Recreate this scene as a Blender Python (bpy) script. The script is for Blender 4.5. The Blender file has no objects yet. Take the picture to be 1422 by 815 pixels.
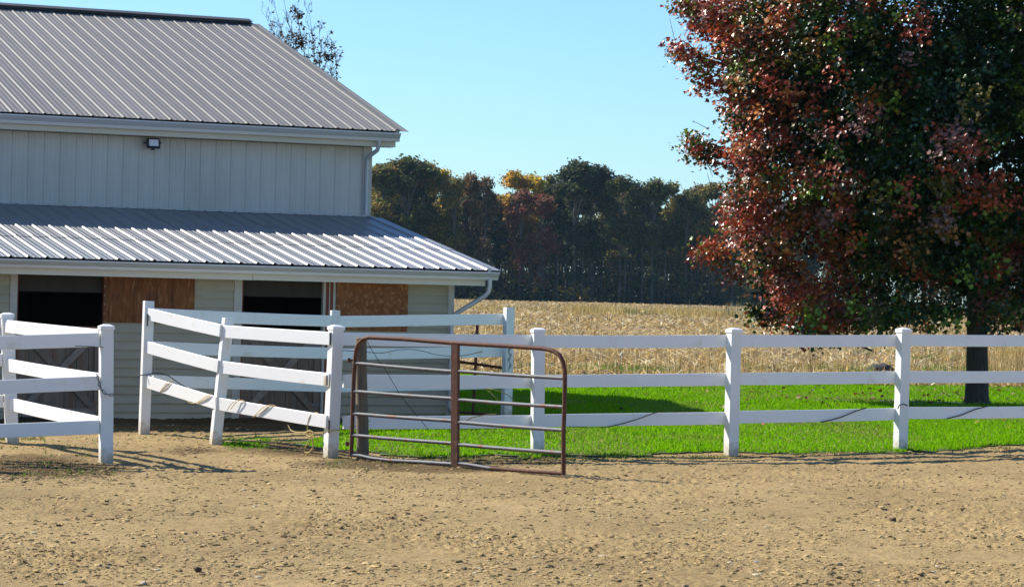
import bpy, math, random
import numpy as np
from mathutils import Vector, Matrix, Euler

SC = bpy.context.scene
COL = SC.collection
# ------------------------------------------------------------------ camera, world, sun
H = 1.75                      # eye height
F = 3855.0                    # focal length in photo pixels (photo 1422 x 815)
ROLL = 0.02439
PITCH = 0.00083
cam_d = bpy.data.cameras.new('camera')
cam = bpy.data.objects.new('camera', cam_d); COL.objects.link(cam)
cam_d.sensor_fit = 'HORIZONTAL'; cam_d.sensor_width = 36.0; cam_d.lens = 36.0 * F / 1422.0
cam_d.clip_start = 0.5; cam_d.clip_end = 20000
cam.matrix_world = (Matrix.Translation((0, 0, H)) @ Matrix.Rotation(math.pi / 2 + PITCH, 4, 'X')
                    @ Matrix.Rotation(ROLL, 4, 'Z'))
SC.camera = cam
SUN = Vector((-1.130, 0.590, 1.0)).normalized()
SUN_EL = math.asin(SUN.z); SUN_ROT = math.atan2(SUN.x, SUN.y)
world = bpy.data.worlds.new('World'); SC.world = world; world.use_nodes = True
wn = world.node_tree; bg = wn.nodes['Background']
sky = wn.nodes.new('ShaderNodeTexSky'); sky.sky_type = 'NISHITA'; sky.sun_disc = False
sky.sun_elevation = SUN_EL; sky.sun_rotation = SUN_ROT
sky.altitude = 200; sky.air_density = 1.0; sky.dust_density = 0.35; sky.ozone_density = 1.5
tintn = wn.nodes.new('ShaderNodeMix'); tintn.data_type = 'RGBA'; tintn.blend_type = 'MULTIPLY'; tintn.inputs[0].default_value = 1.0
tintn.inputs[7].default_value = (0.52, 0.74, 0.99, 1)          # one even tint over the whole sky: the photograph's clear cyan air
wn.links.new(sky.outputs[0], tintn.inputs[6]); wn.links.new(tintn.outputs[2], bg.inputs[0]); bg.inputs[1].default_value = 0.10
sun_d = bpy.data.lights.new('sun', 'SUN'); sun_d.energy = 4.6; sun_d.angle = math.radians(0.5)
sun_d.color = (1.0, 0.93, 0.82)
sun = bpy.data.objects.new('sun', sun_d); COL.objects.link(sun)
sun.rotation_euler = SUN.to_track_quat('Z', 'Y').to_euler()
SC.view_settings.view_transform = 'Standard'; SC.view_settings.look = 'None'
SC.view_settings.exposure = 0.87; SC.view_settings.gamma = 1.0
SC.render.engine = 'CYCLES'
SC.cycles.max_bounces = 8; SC.cycles.transparent_max_bounces = 8

# ------------------------------------------------------------------ helpers
CR, SR = math.cos(ROLL), math.sin(ROLL)
KY = np.array([0, 27, 30, 33, 36, 45, 55, 100, 440, 900, 6000.])
KZ = np.array([0, -.03, -.01, .06, .105, .13, .17, .27, 1.0, 1.2, 1.2])
def gz(x, y):
    return np.interp(y, KY, KZ)
def ray(px, py):
    u = px - 711.0; v = py - 407.5
    u, v = u * CR + v * SR, -u * SR + v * CR
    return Vector((u / F, 1 + v / F * PITCH, -v / F + PITCH))
def at(px, py, d):
    a = ray(px, py); return a / a.y * d + Vector((0, 0, H))
def ground_at(px, py):
    a = ray(px, py); lo, hi = 8.0, 900.0
    for _ in range(50):
        m = (lo + hi) / 2; p = a / a.y * m + Vector((0, 0, H))
        if p.z > gz(p.x, p.y): lo = m
        else: hi = m
    return p

class MB:
    """collects shapes for one mesh object"""
    def __init__(s): s.v = []; s.f = []
    def add(s, vs, fs):
        n = len(s.v); s.v += [tuple(v) for v in vs]; s.f += [tuple(i + n for i in f) for f in fs]; return s
    def box(s, x0, x1, y0, y1, z0, z1, M=None, bev=0.0):
        if bev > 0:
            b = bev; P = []
            # chamfered box: 24 verts
            for sx, X in ((-1, x0), (1, x1)):
                for sy, Y in ((-1, y0), (1, y1)):
                    for sz, Z in ((-1, z0), (1, z1)):
                        P += [(X, Y - sy * b, Z - sz * b), (X - sx * b, Y, Z - sz * b), (X - sx * b, Y - sy * b, Z)]
            def I(i, j, k, a): return (i * 4 + j * 2 + k) * 3 + a
            fs = []
            fs.append([I(0,0,0,0), I(0,0,1,0), I(0,1,1,0), I(0,1,0,0)]); fs.append([I(1,0,0,0), I(1,1,0,0), I(1,1,1,0), I(1,0,1,0)])
            fs.append([I(0,0,0,1), I(1,0,0,1), I(1,0,1,1), I(0,0,1,1)]); fs.append([I(0,1,0,1), I(0,1,1,1), I(1,1,1,1), I(1,1,0,1)])
            fs.append([I(0,0,0,2), I(0,1,0,2), I(1,1,0,2), I(1,0,0,2)]); fs.append([I(0,0,1,2), I(1,0,1,2), I(1,1,1,2), I(0,1,1,2)])
            for i in (0, 1):
                for j in (0, 1): fs.append([I(i,j,0,0), I(i,j,1,0), I(i,j,1,1), I(i,j,0,1)])
                for k in (0, 1): fs.append([I(i,0,k,0), I(i,1,k,0), I(i,1,k,2), I(i,0,k,2)])
            for j in (0, 1):
                for k in (0, 1): fs.append([I(0,j,k,1), I(1,j,k,1), I(1,j,k,2), I(0,j,k,2)])
            for i in (0, 1):
                for j in (0, 1):
                    for k in (0, 1): fs.append([I(i,j,k,0), I(i,j,k,1), I(i,j,k,2)])
            vs = P
        else:
            vs = [(x, y, z) for x in (x0, x1) for y in (y0, y1) for z in (z0, z1)]
            fs = [(0,1,3,2), (4,6,7,5), (0,4,5,1), (2,3,7,6), (0,2,6,4), (1,5,7,3)]
        if M is not None: vs = [M @ Vector(v) for v in vs]
        return s.add(vs, fs)
    def prism(s, prof, a0, a1, axis='x', cap=True, M=None):
        """extrude a closed profile of (p,q) from a0 to a1"""
        n = len(prof); vs = []
        for a in (a0, a1):
            for p, q in prof:
                vs.append((a, p, q) if axis == 'x' else ((p, a, q) if axis == 'y' else (p, q, a)))
        if M is not None: vs = [M @ Vector(v) for v in vs]
        fs = [(i, (i + 1) % n, n + (i + 1) % n, n + i) for i in range(n)]
        if cap: fs += [tuple(range(n))[::-1], tuple(range(n, 2 * n))]
        return s.add(vs, fs)
    def tube(s, pts, r, n=8, cap=True, flat=1.0):
        pts = [Vector(p) for p in pts]; R = r if hasattr(r, '__len__') else [r] * len(pts)
        vs = []; up = Vector((0, 0, 1)); prev = None
        for i, p in enumerate(pts):
            t = (pts[min(i + 1, len(pts) - 1)] - pts[max(i - 1, 0)])
            t = t.normalized() if t.length > 1e-9 else Vector((0, 0, 1))
            if prev is None:
                a = t.cross(up)
                if a.length < 0.05: a = t.cross(Vector((1, 0, 0)))
            else: a = prev - t * prev.dot(t)
            a.normalize(); prev = a; b = t.cross(a)
            for k in range(n):
                th = 2 * math.pi * k / n
                vs.append(p + (a * math.cos(th) + b * math.sin(th) * flat) * R[i])
        fs = [(i*n + k, i*n + (k+1) % n, (i+1)*n + (k+1) % n, (i+1)*n + k) for i in range(len(pts)-1) for k in range(n)]
        if cap: fs += [tuple(range(n))[::-1], tuple((len(pts)-1)*n + k for k in range(n))]
        return s.add(vs, fs)
    def mesh(s, name, mat=None, smooth=False):
        me = bpy.data.meshes.new(name); me.from_pydata(s.v, [], s.f)
        import bmesh
        bm = bmesh.new(); bm.from_mesh(me); bmesh.ops.recalc_face_normals(bm, faces=bm.faces)
        if smooth:
            for f in bm.faces: f.smooth = True
            for e in bm.edges:
                if len(e.link_faces) == 2 and e.calc_face_angle(0) > math.radians(40): e.smooth = False
        bm.to_mesh(me); bm.free()
        if mat: me.materials.append(mat)
        return me
    def build(s, name, mat, parent=None, smooth=False, M=None):
        return link(name, s.mesh(name, mat, smooth), parent, M)

def link(name, data, parent=None, M=None):
    o = bpy.data.objects.new(name, data); COL.objects.link(o)
    if parent is not None: o.parent = parent
    if M is not None: o.matrix_local = M
    return o
def empty(name, M=None, parent=None):
    o = link(name, None, parent, M); o.empty_display_size = .3; return o
def tag(o, label=None, cat=None, group=None, kind=None):
    if label: o['label'] = label
    if cat: o['category'] = cat
    if group: o['group'] = group
    if kind: o['kind'] = kind
    return o
def npmesh(name, V, T, mat, cols=None, smooth=False):
    """V (n,3), T (m,k) uniform polygons"""
    V = np.asarray(V, np.float32); T = np.asarray(T, np.int32); k = T.shape[1]
    me = bpy.data.meshes.new(name); me.vertices.add(len(V)); me.vertices.foreach_set('co', V.ravel())
    me.loops.add(T.size); me.loops.foreach_set('vertex_index', T.ravel())
    me.polygons.add(len(T)); me.polygons.foreach_set('loop_start', np.arange(0, T.size, k, dtype=np.int32))
    try: me.polygons.foreach_set('loop_total', np.full(len(T), k, np.int32))
    except Exception: pass
    if smooth: me.polygons.foreach_set('use_smooth', np.ones(len(T), bool))
    else: me.polygons.foreach_set('use_smooth', np.zeros(len(T), bool))
    me.update(calc_edges=True)
    if cols is not None:
        a = me.color_attributes.new('tint', 'FLOAT_COLOR', 'POINT')
        c = np.ones((len(V), 4), np.float32); c[:, :3] = cols; a.data.foreach_set('color', c.ravel())
    if mat: me.materials.append(mat)
    return me

# numpy gradient-ish value noise
def _h(ix, iy, seed):
    n = (ix.astype(np.int64) * 374761393 + iy.astype(np.int64) * 668265263 + seed * 1442695041) & 0xffffffff
    n = ((n ^ (n >> 13)) * 1274126177) & 0xffffffff
    return ((n ^ (n >> 16)) & 0xffff) / 65535.0
def vnoise(x, y, seed=0):
    x0 = np.floor(x); y0 = np.floor(y); fx = x - x0; fy = y - y0
    fx = fx * fx * (3 - 2 * fx); fy = fy * fy * (3 - 2 * fy)
    a = _h(x0, y0, seed); b = _h(x0 + 1, y0, seed); c = _h(x0, y0 + 1, seed); d = _h(x0 + 1, y0 + 1, seed)
    return (a * (1 - fx) + b * fx) * (1 - fy) + (c * (1 - fx) + d * fx) * fy
def fbm(x, y, seed=0, o=4):
    s = 0; a = .5; t = 0
    for i in range(o):
        s = s + a * vnoise(x, y, seed + i * 17); t += a; a *= .5; x = x * 2.03 + 11.3; y = y * 2.03 + 5.7
    return s / t

# ------------------------------------------------------------------ materials
def newmat(name):
    m = bpy.data.materials.new(name); m.use_nodes = True
    return m, m.node_tree, m.node_tree.nodes['Principled BSDF']
def pmat(name, c1, c2=None, scale=5.0, rough=.7, metal=0.0, bump=0.0, bscale=None, stretch=(1, 1, 1), c3=None, s3=1.0,
         t3=(.55, .7), perobj=0.0, spec=.5, detail=6):
    m, nt, b = newmat(name); N = nt.nodes; Lk = nt.links
    b.inputs['Roughness'].default_value = rough; b.inputs['Metallic'].default_value = metal
    b.inputs['Specular IOR Level'].default_value = spec
    tc = N.new('ShaderNodeTexCoord'); mp = N.new('ShaderNodeMapping'); mp.inputs['Scale'].default_value = stretch
    Lk.new(tc.outputs['Object'], mp.inputs[0]); vec = mp.outputs[0]
    if perobj:
        oi = N.new('ShaderNodeObjectInfo'); ad = N.new('ShaderNodeVectorMath'); ad.operation = 'ADD'
        sc = N.new('ShaderNodeMath'); sc.operation = 'MULTIPLY'; sc.inputs[1].default_value = 37.0
        Lk.new(oi.outputs['Random'], sc.inputs[0]); Lk.new(vec, ad.inputs[0]); Lk.new(sc.outputs[0], ad.inputs[1]); vec = ad.outputs[0]
    nz = N.new('ShaderNodeTexNoise'); nz.inputs['Scale'].default_value = scale; nz.inputs['Detail'].default_value = detail
    nz.inputs['Roughness'].default_value = .65
    Lk.new(vec, nz.inputs['Vector'])
    mr = N.new('ShaderNodeMapRange'); mr.inputs[1].default_value = .3; mr.inputs[2].default_value = .7
    Lk.new(nz.outputs[0], mr.inputs[0])
    mx = N.new('ShaderNodeMix'); mx.data_type = 'RGBA'; Lk.new(mr.outputs[0], mx.inputs[0])
    mx.inputs[6].default_value = (*c1, 1); mx.inputs[7].default_value = (*(c2 or c1), 1); out = mx.outputs[2]
    if c3:
        n3 = N.new('ShaderNodeTexNoise'); n3.inputs['Scale'].default_value = s3; n3.inputs['Detail'].default_value = 5
        Lk.new(vec, n3.inputs['Vector'])
        r3 = N.new('ShaderNodeMapRange'); r3.inputs[1].default_value = t3[0]; r3.inputs[2].default_value = t3[1]
        Lk.new(n3.outputs[0], r3.inputs[0]); m3 = N.new('ShaderNodeMix'); m3.data_type = 'RGBA'
        Lk.new(r3.outputs[0], m3.inputs[0]); Lk.new(out, m3.inputs[6]); m3.inputs[7].default_value = (*c3, 1); out = m3.outputs[2]
    if perobj:
        hv = N.new('ShaderNodeHueSaturation'); ma = N.new('ShaderNodeMapRange')
        ma.inputs[3].default_value = 1 - perobj; ma.inputs[4].default_value = 1 + perobj
        Lk.new(oi.outputs['Random'], ma.inputs[0]); Lk.new(ma.outputs[0], hv.inputs['Value']); Lk.new(out, hv.inputs['Color']); out = hv.outputs[0]
    Lk.new(out, b.inputs['Base Color'])
    if bump:
        nb = N.new('ShaderNodeTexNoise'); nb.inputs['Scale'].default_value = bscale or scale * 3; nb.inputs['Detail'].default_value = 8
        Lk.new(vec, nb.inputs['Vector']); bp = N.new('ShaderNodeBump'); bp.inputs['Strength'].default_value = min(1, bump)
        bp.inputs['Distance'].default_value = .01 * max(1, bump); Lk.new(nb.outputs[0], bp.inputs['Height']); Lk.new(bp.outputs[0], b.inputs['Normal'])
    return m
def leafmat(name, rough=.45, trans=.35, tint=None, spec=.5, objcol=False):
    m, nt, b = newmat(name); N = nt.nodes; Lk = nt.links
    b.inputs['Roughness'].default_value = rough; b.inputs['Specular IOR Level'].default_value = spec
    at_ = N.new('ShaderNodeAttribute'); at_.attribute_name = 'tint'; c = at_.outputs[0]
    if objcol:
        oi = N.new('ShaderNodeObjectInfo'); mx = N.new('ShaderNodeMix'); mx.data_type = 'RGBA'; mx.blend_type = 'MULTIPLY'
        mx.inputs[0].default_value = 1; Lk.new(c, mx.inputs[6]); Lk.new(oi.outputs['Color'], mx.inputs[7]); c = mx.outputs[2]
    Lk.new(c, b.inputs['Base Color'])
    tr = N.new('ShaderNodeBsdfTranslucent'); Lk.new(c, tr.inputs[0])
    ms = N.new('ShaderNodeMixShader'); ms.inputs[0].default_value = trans
    Lk.new(b.outputs[0], ms.inputs[1]); Lk.new(tr.outputs[0], ms.inputs[2]); Lk.new(ms.outputs[0], N['Material Output'].inputs[0])
    return m

M = {}
M['roof_metal'] = pmat('galvalume', (.178, .173, .160), (.160, .156, .146), scale=1.3, rough=.6, metal=.0, spec=.3, stretch=(1, .35, 1), c3=(.135, .133, .128), s3=3, t3=(.55, .8), perobj=.05)
M['lean_metal'] = pmat('weathered_galvalume', (.30, .305, .31), (.25, .255, .26), scale=2, rough=.42, metal=.6, stretch=(1, .3, 1), c3=(.18, .185, .19), s3=6, t3=(.6, .8), perobj=.04)
M['wall_metal'] = pmat('painted_steel', (.54, .52, .475), (.49, .475, .435), scale=1.0, rough=.5, stretch=(1, .3, 1), perobj=.03, c3=(.44, .415, .36), s3=2.5, t3=(.5, .8))
M['gutter'] = pmat('gutter_aluminium', (.56, .57, .58), (.50, .51, .53), scale=3, rough=.42, metal=.2, stretch=(.3, 1, 1))
M['fascia'] = pmat('fascia_cream', (.62, .59, .49), (.56, .53, .44), scale=2, rough=.6, stretch=(.3, 1, 1))
M['ridge_dark'] = pmat('ridge_vent_dark', (.03, .035, .045), (.05, .055, .065), rough=.7)
M['siding'] = pmat('vinyl_siding', (.345, .315, .225), (.30, .275, .195), scale=1.5, rough=.55, c3=(.22, .185, .12), s3=2.2, t3=(.55, .8), perobj=.03, stretch=(.6, 1, 1))
M['trim'] = pmat('beige_trim', (.44, .42, .365), (.36, .345, .30), scale=4, rough=.5)
M['osb'] = pmat('weathered_board', (.23, .085, .028), (.085, .036, .017), scale=6, rough=.75, stretch=(3.2, 1, .45), c3=(.30, .145, .06), s3=13, t3=(.54, .76), bump=.3, bscale=20, spec=.15)
M['osb2'] = pmat('orange_board', (.26, .105, .038), (.15, .060, .022), scale=9, rough=.75, stretch=(1.2, 1, .9), c3=(.38, .20, .085), s3=26, t3=(.52, .74), bump=.3, bscale=24, spec=.15)
M['red_wood'] = pmat('red_wood', (.20, .045, .018), (.12, .03, .014), scale=9, rough=.7, stretch=(3, 3, .4))
M['door_wood'] = pmat('door_planks', (.20, .155, .115), (.12, .095, .072), scale=8, rough=.8, stretch=(3, 3, .35), c3=(.17, .085, .05), s3=3, t3=(.55, .7), perobj=.12, bump=.3)
M['door_pale'] = pmat('door_pale', (.25, .215, .175), (.17, .145, .12), scale=8, rough=.8, stretch=(1, 3, 1), perobj=.06)
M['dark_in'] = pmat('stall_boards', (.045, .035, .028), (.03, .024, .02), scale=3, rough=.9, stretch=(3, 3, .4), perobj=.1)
M['vinyl'] = pmat('white_vinyl', (.85, .85, .84), (.82, .82, .80), scale=1.5, rough=.38, c3=(.68, .66, .56), s3=5, t3=(.60, .82), perobj=.015)
M['vinyl_dirty'] = pmat('white_vinyl_post', (.79, .79, .77), (.74, .735, .70), scale=2.2, rough=.42, stretch=(2, 2, .7), c3=(.52, .48, .36), s3=4, t3=(.66, .84), perobj=.015)
M['rust'] = pmat('rusty_paint', (.125, .036, .013), (.06, .022, .010), scale=14, rough=.75, c3=(.27, .12, .06), s3=30, t3=(.6, .75), bump=.3, bscale=70)
M['galv'] = pmat('galvanised_tube', (.17, .175, .18), (.12, .125, .13), scale=12, rough=.6, metal=.1, c3=(.20, .07, .03), s3=7, t3=(.60, .70), bump=.1, bscale=60)
def rust_below(m):
    nt = m.node_tree; b = nt.nodes['Principled BSDF']; src = b.inputs['Base Color'].links[0].from_socket
    g = nt.nodes.new('ShaderNodeNewGeometry'); sx = nt.nodes.new('ShaderNodeSeparateXYZ'); nt.links.new(g.outputs['True Normal'], sx.inputs[0])
    n = nt.nodes.new('ShaderNodeTexNoise'); n.inputs['Scale'].default_value = 9; ad = nt.nodes.new('ShaderNodeMath'); ad.operation = 'ADD'
    tc = nt.nodes.new('ShaderNodeTexCoord'); nt.links.new(tc.outputs['Object'], n.inputs[0])
    nt.links.new(sx.outputs[2], ad.inputs[0]); nt.links.new(n.outputs[0], ad.inputs[1])
    r = nt.nodes.new('ShaderNodeMapRange'); r.inputs[1].default_value = .25; r.inputs[2].default_value = -.05; nt.links.new(ad.outputs[0], r.inputs[0])
    x = nt.nodes.new('ShaderNodeMix'); x.data_type = 'RGBA'; nt.links.new(r.outputs[0], x.inputs[0]); nt.links.new(src, x.inputs[6]); x.inputs[7].default_value = (.10, .035, .02, 1)
    nt.links.new(x.outputs[2], b.inputs['Base Color'])
rust_below(M['galv'])
M['post_wood'] = pmat('grey_post', (.20, .16, .105), (.105, .083, .058), scale=9, rough=.9, stretch=(4, 4, .5), bump=.6, bscale=20)
M['black'] = pmat('black_metal', (.012, .012, .013), (.02, .02, .02), rough=.45)
M['glass'] = pmat('lamp_lens', (.72, .74, .76), (.6, .62, .66), scale=40, rough=.15)
M['twine'] = pmat('baling_twine', (.52, .40, .16), (.40, .29, .10), scale=40, rough=.9)
M['cord_dark'] = pmat('dark_cord', (.06, .065, .06), (.03, .03, .03), scale=40, rough=.8)
M['chain'] = pmat('chain_steel', (.10, .12, .10), (.05, .06, .055), scale=40, rough=.5, metal=.5)
M['bark'] = pmat('maple_bark', (.105, .082, .062), (.05, .04, .032), scale=7, rough=.95, stretch=(4, 4, .7), bump=1.0, bscale=14)
M['bark_far'] = pmat('forest_bark', (.13, .115, .095), (.07, .062, .052), scale=2, rough=.95, stretch=(3, 3, .5))
M['stone'] = pmat('clod', (.30, .22, .14), (.22, .155, .095), scale=30, rough=.95, c3=(.15, .105, .065), s3=9, t3=(.5, .7), perobj=.15)
M['stone_dark'] = pmat('dark_clod', (.085, .052, .03), (.05, .03, .018), scale=30, rough=.95, perobj=.2)
M['stone_grey'] = pmat('pale_stone', (.40, .37, .33), (.28, .25, .22), scale=30, rough=.9, perobj=.1)
M['maple_leaf'] = leafmat('maple_leaf', rough=.34, trans=.20, spec=.5)
M['far_leaf'] = leafmat('forest_leaf', rough=.6, trans=.42, objcol=True, spec=.25)
M['grass'] = leafmat('grass_blade', rough=.6, trans=.5, spec=.08)
M['corn'] = leafmat('corn_residue', rough=.7, trans=.25, spec=.3)
M['twig_leaf'] = leafmat('dry_leaf', rough=.6, trans=.15)
M['weed'] = leafmat('weed_leaf', rough=.6, trans=.3)

def dirty_foot(m):
    nt = m.node_tree; b = nt.nodes['Principled BSDF']; src = b.inputs['Base Color'].links[0].from_socket
    tc = nt.nodes.new('ShaderNodeTexCoord'); sx = nt.nodes.new('ShaderNodeSeparateXYZ'); nt.links.new(tc.outputs['Object'], sx.inputs[0])
    n = nt.nodes.new('ShaderNodeTexNoise'); n.inputs['Scale'].default_value = 16; nt.links.new(tc.outputs['Object'], n.inputs[0])
    r = nt.nodes.new('ShaderNodeMapRange'); r.inputs[1].default_value = .22; r.inputs[2].default_value = .0; r.inputs[3].default_value = -.25; r.inputs[4].default_value = .55; nt.links.new(sx.outputs[2], r.inputs[0])
    ad = nt.nodes.new('ShaderNodeMath'); ad.operation = 'ADD'; nt.links.new(r.outputs[0], ad.inputs[0]); nt.links.new(n.outputs[0], ad.inputs[1])
    q = nt.nodes.new('ShaderNodeMapRange'); q.inputs[1].default_value = .45; q.inputs[2].default_value = 1.0; q.inputs[4].default_value = .8; nt.links.new(ad.outputs[0], q.inputs[0])
    x = nt.nodes.new('ShaderNodeMix'); x.data_type = 'RGBA'; nt.links.new(q.outputs[0], x.inputs[0]); nt.links.new(src, x.inputs[6]); x.inputs[7].default_value = (.40, .32, .19, 1)
    nt.links.new(x.outputs[2], b.inputs['Base Color'])
dirty_foot(M['vinyl_dirty'])

def dirt_material():
    m, nt, b = newmat('dirt'); N = nt.nodes; Lk = nt.links
    b.inputs['Roughness'].default_value = .95; b.inputs['Specular IOR Level'].default_value = .15
    tc = N.new('ShaderNodeTexCoord')
    def noise(s, det=6, rgh=.6):
        n = N.new('ShaderNodeTexNoise'); n.inputs['Scale'].default_value = s; n.inputs['Detail'].default_value = det
        n.inputs['Roughness'].default_value = rgh; Lk.new(tc.outputs['Object'], n.inputs[0]); return n.outputs[0]
    def rng(i, a, c):
        r = N.new('ShaderNodeMapRange'); r.inputs[1].default_value = a; r.inputs[2].default_value = c; Lk.new(i, r.inputs[0]); return r.outputs[0]
    def mix(f, a, c):
        x = N.new('ShaderNodeMix'); x.data_type = 'RGBA'; Lk.new(f, x.inputs[0])
        for k, v in ((6, a), (7, c)):
            if isinstance(v, tuple): x.inputs[k].default_value = (*v, 1)
            else: Lk.new(v, x.inputs[k])
        return x.outputs[2]
    c = mix(rng(noise(.35, 4), .35, .65), (.40, .290, .130), (.30, .216, .096))
    c = mix(rng(noise(9, 8, .7), .45, .72), c, (.24, .155, .065))
    c = mix(rng(noise(34, 5, .7), .57, .68), c, (.15, .095, .045))
    c = mix(rng(noise(47, 5, .7), .58, .70), c, (.60, .47, .27))
    c = mix(rng(noise(1.3, 6), .60, .74), c, (.31, .215, .095))
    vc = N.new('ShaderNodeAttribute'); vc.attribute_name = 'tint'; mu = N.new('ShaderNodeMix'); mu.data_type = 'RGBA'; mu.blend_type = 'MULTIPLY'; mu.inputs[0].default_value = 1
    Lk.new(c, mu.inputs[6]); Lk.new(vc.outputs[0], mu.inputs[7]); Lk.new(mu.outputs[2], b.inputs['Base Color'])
    bp = N.new('ShaderNodeBump'); bp.inputs['Strength'].default_value = .8; bp.inputs['Distance'].default_value = .012
    Lk.new(noise(45, 8, .75), bp.inputs['Height']); Lk.new(bp.outputs[0], b.inputs['Normal'])
    return m
M['dirt'] = dirt_material()
M['soil_lawn'] = pmat('lawn_soil', (.05, .085, .012), (.075, .11, .02), scale=3, rough=.95, c3=(.14, .12, .06), s3=1.2, t3=(.62, .75), bump=.4, bscale=30)
M['field'] = pmat('corn_field_soil', (.22, .15, .065), (.14, .095, .042), scale=1.6, rough=.95, c3=(.30, .21, .09), s3=.12, t3=(.5, .62), bump=.5, bscale=12)
M['outer'] = pmat('outer_ground', (.30, .24, .13), (.22, .20, .09), scale=.05, rough=.95)

# ------------------------------------------------------------------ ground
FRONT = [(-200, 640), (300, 612), (470, 622), (520, 630), (600, 632), (700, 634), (800, 635), (900, 633), (1000, 631), (1150, 628), (1251, 626), (1422, 619), (1800, 602)]
fp = [ground_at(*q) for q in FRONT]
FX = np.array([p.x for p in fp]); FY = np.array([p.y for p in fp])
def lawn_mask(x, y):
    """1 inside the lawn"""
    n = fbm(x * 1.1, y * .8, 5, 3) - .5
    front = np.interp(x, FX, FY) + n * 1.5 + (vnoise(x * 7, y * 5, 15) - .5) * .35
    strip = 36.96 + (x + .8) * .44 - .55 + n * .5
    left = -2.45 + np.clip((y - 30.5), 0, 4) * .10 + n * .8       # left edge of the turf (world x)
    back = 55.0 + (fbm(x * .35, y * .1, 9, 2) - .5) * 3
    return (y > front) & (x > left) & (y < back) & ~((np.abs(y - strip) < .55) & (x < .5 + n * 2))
def lawn_bump(x, y):
    return (fbm(x * .6, y * .6, 3, 3) - .42) * .07 * np.clip((y - np.interp(x, FX, FY) - .3) / 1.5, 0, 1)
def lawn_soft(x, y):
    front = np.interp(x, FX, FY)
    return np.clip((y - front + .35) / .5, 0, 1) * np.clip((x + 2.9) / .5, 0, 1)

def make_ground():
    xs = np.concatenate([-np.geomspace(900, 40, 14), np.linspace(-30, 40, 36), np.geomspace(50, 900, 14)])
    ys = np.array([-300, -60, -10, 0, 5, 10, 14, 18, 22, 25, 27, 28.5, 30, 31.5, 33, 34.5, 36, 40, 45, 50, 55, 60, 70, 80, 100, 140, 200, 300, 440, 600, 800, 1000.])
    X, Y = np.meshgrid(xs, ys); Z = gz(X, Y) - .12
    nx, ny = len(xs), len(ys); i = np.arange(nx * ny).reshape(ny, nx)
    T = np.stack([i[:-1, :-1], i[:-1, 1:], i[1:, 1:], i[1:, :-1]], -1).reshape(-1, 4)
    me = npmesh('ground', np.stack([X, Y, Z], -1).reshape(-1, 3), T, M['outer'], smooth=True)
    tag(link('ground', me), kind='structure')
make_ground()

def dirt_relief(x, y):
    big = (fbm(x * .55, y * .55, 1, 3) - .5) * .05
    foot = (fbm(x * 4.1, y * 3.1, 21, 4) - .5) * .034
    cl = fbm(x * 19, y * 12, 31, 3); cl = np.clip(cl - .58, 0, 1) * .055 - np.clip(.40 - cl, 0, 1) * .04
    fine = (fbm(x * 38, y * 24, 41, 3) - .5) * .024
    patch = np.clip((fbm(x * .8, y * .5, 51, 3) - .33) * 3.4, .35, 1.25)
    return big + foot * .8 + (cl + fine) * patch
def zone(x, y, X, Y, rx, ry):
    return np.clip(1.6 - 1.6 * np.hypot((x - X) / rx, (y - Y) / ry), 0, 1)
def dirt_shadow_tint(x, y):
    """0 dry tan dirt .. 1 dark: manure soil by the stalls and fence feet, painted shadow under the gate"""
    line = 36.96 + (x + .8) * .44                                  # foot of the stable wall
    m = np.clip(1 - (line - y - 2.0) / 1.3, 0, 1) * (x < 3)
    for px, py, rx, ry, a in ((60, 650, 1.0, 1.3, 1.1), (15, 640, .9, 1.8, .9), (560, 645, 1.3, 1.3, 1.15), (420, 622, 1.0, 1.5, .9), (700, 640, 1.0, .8, .6), (270, 625, .5, .6, .5), (1150, 634, 3.0, .5, .35)):  # the zone under the gate paints its shadow band into the soil colour
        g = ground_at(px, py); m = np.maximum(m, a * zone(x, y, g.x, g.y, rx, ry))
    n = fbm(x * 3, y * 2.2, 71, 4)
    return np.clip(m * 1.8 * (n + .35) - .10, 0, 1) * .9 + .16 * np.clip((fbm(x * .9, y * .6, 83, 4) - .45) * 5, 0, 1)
def dirt_z(x, y):
    x = np.asarray(x, float); y = np.asarray(y, float)
    return gz(x, y) + dirt_relief(x, y) * (1 - lawn_soft(x, y) * .85) - .01
def make_dirt():
    nx, ny = 760, 520
    v = np.linspace(1 / 14.5, 1 / 37.5, ny); yy = 1 / v
    s = np.linspace(-1, 1, nx)
    Y = np.repeat(yy[:, None], nx, 1); X = s[None, :] * (Y * .19 + 1.6)
    Z = dirt_z(X, Y)
    i = np.arange(nx * ny).reshape(ny, nx)
    T = np.stack([i[:-1, :-1], i[:-1, 1:], i[1:, 1:], i[1:, :-1]], -1).reshape(-1, 4)
    tc = dirt_shadow_tint(X, Y).reshape(-1, 1); me = npmesh('dirt_paddock', np.stack([X, Y, Z], -1).reshape(-1, 3), T, M['dirt'], cols=1 - tc * np.array([[.72, .76, .80]]), smooth=True)
    tag(link('dirt_paddock', me), kind='structure')
    # wider, coarser paddock around it
    xs = np.linspace(-60, 60, 120); ys = np.linspace(-20, 37.5, 80); X, Y = np.meshgrid(xs, ys)
    Z = gz(X, Y) - .09; i = np.arange(X.size).reshape(X.shape)
    T = np.stack([i[:-1, :-1], i[:-1, 1:], i[1:, 1:], i[1:, :-1]], -1).reshape(-1, 4)
    me = npmesh('paddock_outer', np.stack([X, Y, Z], -1).reshape(-1, 3), T, M['dirt'], cols=np.ones((X.size, 3)), smooth=True)
    tag(link('paddock_outer', me), kind='structure')
make_dirt()

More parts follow.
